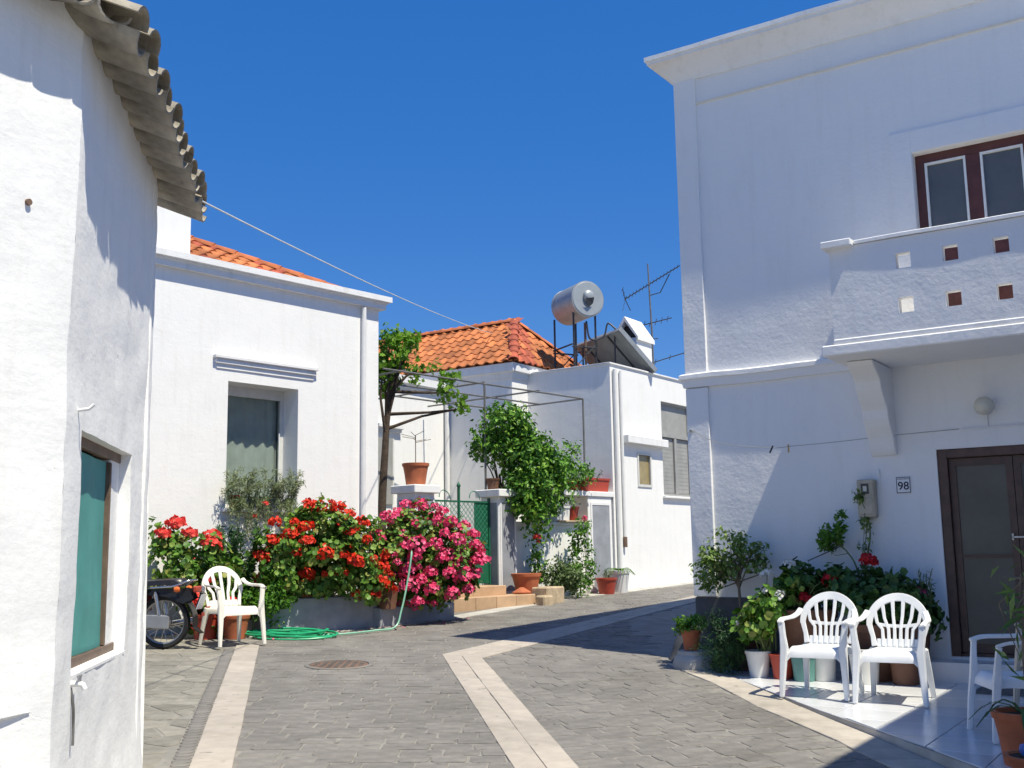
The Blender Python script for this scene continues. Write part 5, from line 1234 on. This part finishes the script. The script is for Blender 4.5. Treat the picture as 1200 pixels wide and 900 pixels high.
# ---- garden hose
hs = thing('garden_hose', 'green garden hose coiled on the paving below the grey planter', 'hose', (-2.55, 13.85, G(-2.55, 13.85)), 0)
pts = []
for i in range(150):
    a = i*.30; r = .30+.10*math.sin(i*.13)+.05*math.sin(i*.41+1); x = -.25+math.cos(a)*r*1.35+.12*math.sin(i*.05); y = -.12+math.sin(a)*r*.75
    X, Y = -2.55+x, 13.85+y; pts.append((x, y, gz(X, Y)-hs.location.z+.022+.010*(i//21)+.008*math.sin(i*.7)))
MB().tube(pts, .0135, 6).build('coil', 'hose_green', hs, smooth=True)
tail = [(.15, -.1, .03), (.45, .05, .03), (.75, .35, .035), (.98, .62, .05), (1.05, .72, .25), (1.12, .80, .60), (1.17, .85, .95), (1.16, .95, 1.02)]
MB().tube(smoothcurve([(x, y, z+gz(-2.55+x, 13.85+y)-hs.location.z) for x, y, z in tail], 6), .0125, 6).build('tail', 'hose_pale', hs, smooth=True)
# ---- vine tree on the pergola
V0 = SP(.55, 1.25)
ficus_like('vine_tree', 'gnarled vine with bare leaning trunk and bright green leaves by the pergola', 'tree', tuple(V0), [tuple(V0), tuple(V0+Vector((-.05, 0, 1.4))), tuple(V0+Vector((.0, 0, 2.5))), tuple(V0+Vector((.05, 0, 3.2))), tuple(V0+Vector((.17, 0, 3.85)))],
  [(-2.05, 18.5, 4.95, .30, .3, .42), (-2.2, 18.5, 4.60, .2, .25, .3), (-1.85, 18.6, 5.2, .25, .25, .22), (-1.55, 18.7, 4.72, .28, .2, .2), (-1.2, 18.7, 4.62, .22, .2, .18), (-1.15, 18.6, 4.28, .26, .2, .12), (-.95, 18.65, 4.12, .2, .15, .12)], 'leaf_vine', 60, 20, .15, .095, 'lobed', 'bark', .085, 16, group=None)
# ---- lemon tree
L0 = SP(3.05, .75)
ficus_like('lemon_tree', 'dense green lemon tree leaning over the garden wall', 'tree', tuple(L0), [tuple(L0), tuple(L0+Vector((-.03, 0, 1.2))), tuple(L0+Vector((-.1, -.05, 2.2)))],
  [(-.10, 19.35, 3.75, .42, .42, .36), (-.42, 19.3, 3.42, .26, .3, .24), (.20, 19.35, 3.30, .48, .45, .46), (.42, 19.35, 2.90, .42, .42, .46), (.20, 19.2, 2.55, .40, .38, .42), (.40, 19.2, 2.18, .26, .3, .32, .8), (.85, 19.8, 3.0, .25, .26, .22)], 'leaf_lemon', 250, 40, .19, .095, 'oval', 'bark', .05, 18)
ficus_like('shrub', 'small open shrub beside the lemon tree behind the shelf of pots', 'plant', tuple(SP(4.15, .7)), [tuple(SP(4.15, .7)), tuple(SP(4.15, .7)+Vector((0, 0, 1.8)))], [(1.15, 20.45, 3.20, .24, .24, .32), (1.02, 20.35, 2.75, .22, .22, .24), (1.3, 20.5, 2.95, .2, .2, .24)], 'leaf_lemon', 36, 18, .13, .08, 'oval', 'bark_pale', .022, 14)
# ---- pots on and along the garden wall
def gp(name, label, s, y, z, *a, **k): return pot(name, label, SP(s, y, z), *a, group='pots along the garden wall', **k)
gp('flower_pot', 'tall terracotta pot on the cap of the left gate pillar', .30, .22, 2.63, .155, .205, .36, 'terracotta')
ap_ = SP(.30, .22, 2.95)
cn = thing('bare_plant', 'bare twiggy plant in the terracotta pot on the gate pillar', 'plant', tuple(ap_), 0)
MB().tube([(0, 0, 0), (.0, 0, .5)], .008, 6).build('stem', 'bark_pale', cn); m = MB()
for k in range(7): a = k*.9; z = .38+.02*k; m.tube([(0, 0, z), (math.cos(a)*.25, math.sin(a)*.25, z+.05)], .005, 5)
m.build('twigs', 'bark_pale', cn)
gp('flower_pot', 'small brown pot on the cap of the right gate pillar', 2.18, .25, 2.62, .09, .12, .20, 'brown_pot')
gp('long_planter', 'long red plastic planter on the shelf by the white corner', 4.92, .15, 2.66, .26, .30, .26, 'red_plastic', square=(.78, .22, AA))
gp('flower_pot', 'left of two small red pots on the shelf', 4.18, .06, 2.66, .075, .10, .20, 'red_plastic'); gp('flower_pot', 'right of two small red pots on the shelf', 4.48, .04, 2.66, .08, .11, .24, 'red_plastic')
gp('flower_pot', 'red pot in the niche under the shelf', 4.28, .18, 2.105, .10, .135, .26, 'red_plastic')
gp('long_planter', 'white planter in the niche under the shelf', 3.86, .16, 2.105, .20, .22, .26, 'white_pot', square=(.42, .22, AA))
gp('long_planter', 'grey planter on the wall coping under the lemon tree', 3.36, .08, 2.07, .20, .22, .30, 'planter_grey', square=(.46, .24, AA)); gp('flower_pot', 'white pot on the wall coping beside the grey planter', 3.02, .08, 2.07, .11, .14, .28, 'white_pot')
t = SP(3.45, .05, 2.42); ficus_like('potted_herb', 'bright green herb overflowing the planters on the garden wall', 'plant', tuple(t), [tuple(t), tuple(t+Vector((0, 0, .08)))], [(t.x-.1, t.y-.05, t.z+.05, .26, .18, .14), (t.x+.22, t.y+.1, t.z+.04, .2, .16, .12), (t.x+.1, t.y-.1, t.z-.1, .16, .1, .14)], 'leaf_fresh', 36, 24, .09, .06, 'oval', 'stem', .008, 4)
t = SP(4.92, .15, 2.9); spiky('short tufts growing in the long red planter', tuple(t), 8, .1, .22, .16, 'leaf_olive', .06, 24, name='potted_herb')
gp('flower_pot', 'large terracotta pot at the foot of the right gate pillar', 2.32, -.36, G(.1, 19)+.10, .17, .24, .38, 'terracotta')
part_ = thing('stone_block', 'weathered sandstone block beside the garden steps', 'stone', SP(2.50, -.70), AA+8); part('block', 'sandstone', part_, [(-.30, .26, -.16, .16, -.05, .27)], bevel=.02)
part_ = thing('stone_block', 'smaller sandstone lump against the end of the steps', 'stone', SP(2.14, -.92), AA-10); part('block', 'sandstone', part_, [(-.12, .10, -.12, .12, -.05, .16)], bevel=.03)
part_ = thing('roof_tile_fragment', 'broken curved terracotta tile leaning by the pot at the steps', 'tile', SP(2.02, -.52, .86), AA); MB().lathe([(.16, 0), (.165, .02), (.03, .10), (.0001, .10)], 12).build('tile', 'terracotta', part_, smooth=30)
def wallplant(label, s, y, ells, mat, nc, per, size, shape='oval', r=.012, **k):
    p = SP(s, y); return ficus_like('garden_plant', label, 'plant', tuple(p), [tuple(p), tuple(p+Vector((0, 0, .4)))], [(p.x+e[0], p.y+e[1], p.z+e[2], *e[3:]) for e in ells], mat, nc, per, .10, size, shape, 'stem', r, 10, **k)
wallplant('rounded olive-green bush at the foot of the garden wall', 3.20, -.28, [(-.05, -.1, .42, .34, .25, .26), (.2, .0, .38, .25, .22, .22)], 'leaf_olive', 60, 30, .065)
wallplant('tall leggy rose with one pink bloom against the garden wall', 3.95, -.25, [(0, 0, .55, .28, .22, .45), (.05, 0, 1.15, .25, .15, .22), (-.1, 0, .95, .2, .15, .25)], 'leaf_fresh', 60, 18, .07, r=.012)
rp = SP(3.95, -.25); heads(bpy.data.objects[[o.name for o in COL.objects if o.name.startswith('garden_plant')][-1]] if False else [o for o in COL.objects if o.get('label', '').startswith('tall leggy rose')][0], tuple(rp), [tuple(rp+Vector((.10, -.05, 1.40)))], 'petal_pink', 1.1)
wallplant('dark leafy weed hanging on the wall below the lemon tree with one red bloom', 2.80, -.15, [(0, 0, .75, .12, .1, .4), (.05, 0, .45, .15, .1, .3)], 'leaf_lemon', 26, 14, .07)
rq = SP(2.80, -.15); heads([o for o in COL.objects if o.get('label', '').startswith('dark leafy weed')][0], tuple(rq), [tuple(rq+Vector((.05, -.12, 1.08))), tuple(rq+Vector((.07, -.12, 1.0)))], 'petal_coral', 1.5)
wallplant('fresh green plant with pale stems at the foot of the wall', 3.62, -.42, [(0, 0, .32, .22, .18, .26)], 'leaf_fresh', 36, 22, .06)
gp('flower_pot', 'red pot standing on the ground before the grey pier', 4.66, -.30, None, .14, .19, .30, 'red_plastic'); gp('flower_pot', 'white pot with a strappy plant at the corner of the flat-roofed house', 5.10, -.28, None, .15, .19, .42, 'white_pot')
def strappy(label, org, n, L, mat, w=.02):
    t = thing('strappy_plant', label, 'plant', org, 0); m = MB()
    for i in range(n):
        a = i*2.4; l = L*prng.uniform(.6, 1.1); d = np.array([math.cos(a), math.sin(a), 0]); pts = [d*l*f+np.array([0, 0, l*(1.0*f-1.15*f*f)]) for f in (0, .25, .5, .75, 1)]
        m.ribbon([tuple(p) for p in pts], [w*.6, w, w, w*.7, w*.1], .003, tuple(np.cross(d, [0, 0, 1])))
    m.build('leaves', mat, t); return t
p = SP(5.10, -.28); strappy('strappy green plant in the white pot at the house corner', (p.x, p.y, p.z+.38), 26, .38, 'leaf_fresh')
p = SP(4.66, -.30); spiky('small red-tinged seedlings in the red pot before the pier', (p.x, p.y, p.z+.27), 6, .08, .16, .1, 'leaf_olive', .04, 16, name='potted_herb')

# ---- terrace plants
def tp_(name, label, s, off, r0, r1, h, mat, **k): return pot(name, label, RPT(s, off), r0, r1, h, mat, group='pots on the terrace', **k)
def tplant(fn, *a, **k): return fn(*a, **k)
TR = lambda s, off, z: tuple(RPT(s, off, z))
# weeping fig by the corner
p0 = TR(.78, .30, .0)
tp_('flower_pot', 'brown pot holding the weeping fig', .78, .30, .13, .17, .30, 'brown_pot')
def el(s, off, z, a, b, c): q = RPT(s, off, z); return (q.x, q.y, q.z, a, b, c)
ficus_like('weeping_fig', 'small weeping fig tree by the corner of the tall white house', 'tree', TR(.78, .30, .27), [TR(.78, .30, .27), TR(.77, .30, .7), TR(.74, .30, 1.05)],
  [el(.66, .32, 1.15, .22, .22, .20), el(.52, .36, .98, .16, .18, .14), el(.86, .30, 1.14, .20, .2, .14), el(.46, .4, .86, .09, .1, .08), el(1.0, .30, 1.02, .1, .1, .12)], 'leaf_ficus', 58, 22, .09, .058, 'oval', 'bark_pale', .02, 30, droop=1.2)
tp_('flower_pot', 'small terracotta pot on a pale stone by the house corner', .33, .52, .07, .095, .20, 'terracotta'); bpy.data.objects  # stands on the stone
for o in COL.objects:
    if o.get('label', '').startswith('small terracotta pot on a pale'): o.location.z += .19
ps = thing('pale_stone', 'pale rounded stone carrying a small pot by the house corner', 'stone', TR(.36, .52, 0), RA); MB().lathe([(.20, -.05), (.22, .05), (.20, .12), (.17, .15), (.17, .155), (.16, .185), (.0001, .19)], 16).build('stone', 'cement', ps, smooth=40)
ficus_like('potted_herb', 'yellow-green herb in the small pot on the pale stone', 'plant', TR(.33, .52, .38), [TR(.33, .52, .38), TR(.33, .52, .44)], [el(.33, .52, .46, .12, .12, .07), el(.26, .55, .43, .07, .07, .05)], 'leaf_fresh', 22, 22, .05, .045, 'oval', 'stem', .006, 4)
ficus_like('bushy_evergreen', 'dense dark green bush standing low beside the small pots', 'plant', TR(.72, .72, 0), [TR(.72, .72, 0), TR(.72, .72, .4)], [el(.72, .74, .30, .21, .2, .28), el(.82, .72, .22, .15, .15, .2)], 'leaf_spruce', 130, 40, .07, .035, 'lance', 'bark', .012, 8)
tp_('flower_pot', 'white pot on the tiles left of the big brown pot', 1.10, .72, .085, .115, .24, 'white_pot'); tp_('flower_pot', 'big brown pot behind the left white chair', 1.50, .50, .17, .27, .62, 'brown_pot')
tp_('flower_pot', 'wide brown pot behind the gap between the white chairs', 2.08, .40, .20, .27, .50, 'brown_pot'); tp_('flower_pot', 'white pot on the floor behind the right leg of the left chair', 1.70, .68, .10, .115, .24, 'white_pot'); tp_('flower_pot', 'white pot on the floor between the two white chairs', 2.08, .70, .11, .135, .30, 'white_pot')
tp_('flower_pot', 'dark teal pot under the left white chair', 1.56, .80, .09, .11, .24, 'teal_pot', soil=True); tp_('flower_pot', 'small red pot in shadow under the left white chair', 1.34, .74, .085, .11, .22, 'red_plastic')
tp_('flower_pot', 'brown pot under the right white chair', 2.40, .60, .11, .13, .30, 'brown_pot'); tp_('flower_pot', 'dark brown pot beside the doorstep', 2.38, .26, .13, .17, .46, 'brown_pot')
def tger(label, s, off, z, ells, pm, fpts, nc, base, **k): return geranium(label, TR(s, off, z), ells, pm, 0, nc, 22, TR(*base), leaf=k.get('leaf', .07), fs=k.get('fs', 1.2), group='geraniums on the terrace', mat=k.get('mat', 'leaf_geranium'), fpts=[TR(*f) for f in fpts], spread=.10)
tger('geranium with white blooms and pale green leaves by the left white chair', 1.18, .70, .2, [el(1.22, .74, .66, .17, .15, .14), el(1.10, .80, .48, .13, .12, .10), el(1.35, .62, .80, .16, .15, .12)], 'petal_white', [(1.26, .86, .80), (1.38, .84, .755), (1.0, .9, .50), (1.18, .6, .93), (1.37, .5, 1.02)], 40, (1.18, .72, .24))
tger('dark-leaved geranium behind the left white chair', 1.5, .55, .55, [el(1.45, .5, .82, .22, .16, .15), el(1.72, .45, .82, .2, .15, .16), el(1.30, .42, .92, .14, .12, .12)], 'petal_dark', [(1.55, .6, .70)], 30, (1.5, .55, .60), mat='leaf_dark')
tger('geranium with deep red blooms between the two white chairs', 2.08, .40, .45, [el(1.98, .42, .84, .24, .18, .16), el(2.25, .42, .74, .22, .16, .18), el(2.1, .6, .66, .18, .12, .12)], 'petal_dark', [(1.76, .52, .86), (2.10, .45, 1.06), (2.14, .43, 1.04)], 38, (2.08, .4, .5), mat='leaf_dark', fs=1.5)
tger('geranium with one pink bloom beside the doorstep', 2.38, .26, .42, [el(2.36, .3, .68, .16, .14, .13), el(2.5, .28, .58, .12, .12, .14)], 'petal_pink', [(2.50, .32, .76)], 30, (2.38, .26, .46), mat='leaf_dark')
def sapling(label, s, off, z, pts, ells, nc, mat='leaf_fresh', size=.055):
    return ficus_like('sapling', label, 'plant', TR(s, off, z), [TR(*q) for q in pts], ells, mat, nc, 18, .055, size, 'oval', 'stem', .010, 6)
sapling('young lemon sapling rising against the white wall below the meter', 1.93, .2, .5, [(1.93, .2, .5), (1.92, .2, .95), (1.82, .2, 1.15), (1.72, .2, 1.22)], [el(1.66, .2, 1.28, .10, .1, .10), el(1.78, .2, 1.42, .05, .06, .10), el(1.60, .2, 1.22, .05, .06, .05)], 22)
sapling('thin climbing stem with small leaves beside the meter box', 1.98, .12, .5, [(1.98, .12, .5), (1.97, .12, .95), (2.03, .10, 1.3), (1.99, .08, 1.55), (1.90, .10, 1.70)], [el(1.98, .1, 1.25, .03, .03, .22), el(1.93, .1, 1.66, .05, .04, .06), el(1.97, .12, .95, .03, .03, .15)], 18, 'leaf_ficus', .045)
t = thing('bamboo_cane', 'thin dark cane leaning across the white wall', 'cane', TR(1.42, .12, 1.05), 0); a, b = RPT(1.42, .12, 1.05), RPT(1.78, .14, 1.2); MB().tube([(0, 0, 0), tuple(b-a)], .005, 5).build('cane', 'bark', t)
spiky('thin upright grey-green plant beside the door frame', TR(2.52, .24, .5), 7, .25, .5, .10, 'leaf_silver', .05, 26, name='upright_plant')
# right foreground
tp_('flower_pot', 'terracotta pot at the right edge of the terrace', 3.86, 3.62, .13, .17, .30, 'terracotta'); tp_('flower_pot', 'low terracotta bowl in the bottom right corner', 3.98, 4.0, .12, .17, .13, 'terracotta')
strappy('long-leaved plant in the pot at the right edge', TR(3.86, 3.62, .27), 9, .34, 'leaf_dark', .024)
ficus_like('potted_shrub', 'woody plant with sparse dark leaves at the right edge', 'plant', TR(3.90, 3.60, .27), [TR(3.90, 3.60, .27), TR(3.88, 3.6, .6), TR(3.92, 3.6, 1.05)], [el(3.88, 3.6, .75, .10, .12, .2), el(3.92, 3.6, 1.1, .1, .12, .2)], 'leaf_ficus', 9, 6, .12, .15, 'lance', 'bark_pale', .02, 12)
bt = thing('blue_toy', 'small blue plastic ball in the bowl at bottom right', 'ball', TR(3.93, 4.02, .12), 0); MB().lathe([(.0001, 0), (.035, .008), (.048, .035), (.04, .062), (.0001, .075)], 14).build('ball', 'blue_plastic', bt, smooth=True)
dm = thing('door_mat', 'thin dark grey mat before the doorstep', 'mat', TR(3.35, .72, 0), RA); part('mat', 'mat_grey', dm, [(-.35, .35, -.2, .2, .0, .012)])

# fallen petals and bits of leaf below the geraniums
for nm, mt_, lab, n_ in (('fallen_petals', 'petal_pink', 'scattered fallen pink petals on the paving below the geraniums', 70), ('fallen_leaves', 'leaf_olive', 'scattered dry leaf bits on the paving along the planters', 60)):
    t = prng.random(n_); x = -3.0+t*2.3+prng.normal(size=n_)*.12; y = 13.6+t*2.5-np.abs(prng.normal(size=n_))*.22
    P = np.stack([x, y, gz(x, y)+.018], 1); V, F = leaf_geo(P, np.tile([0, 0, 1.], (n_, 1)), .026, 'round', .25, 0, .4)
    me = bpy.data.meshes.new(nm); me.from_pydata([tuple(v) for v in V.tolist()], [], F); me.materials.append(MATS[mt_]); tag(link(bpy.data.objects.new(nm, me)), lab, 'petals' if 'petal' in nm else 'leaves', None, 'stuff')
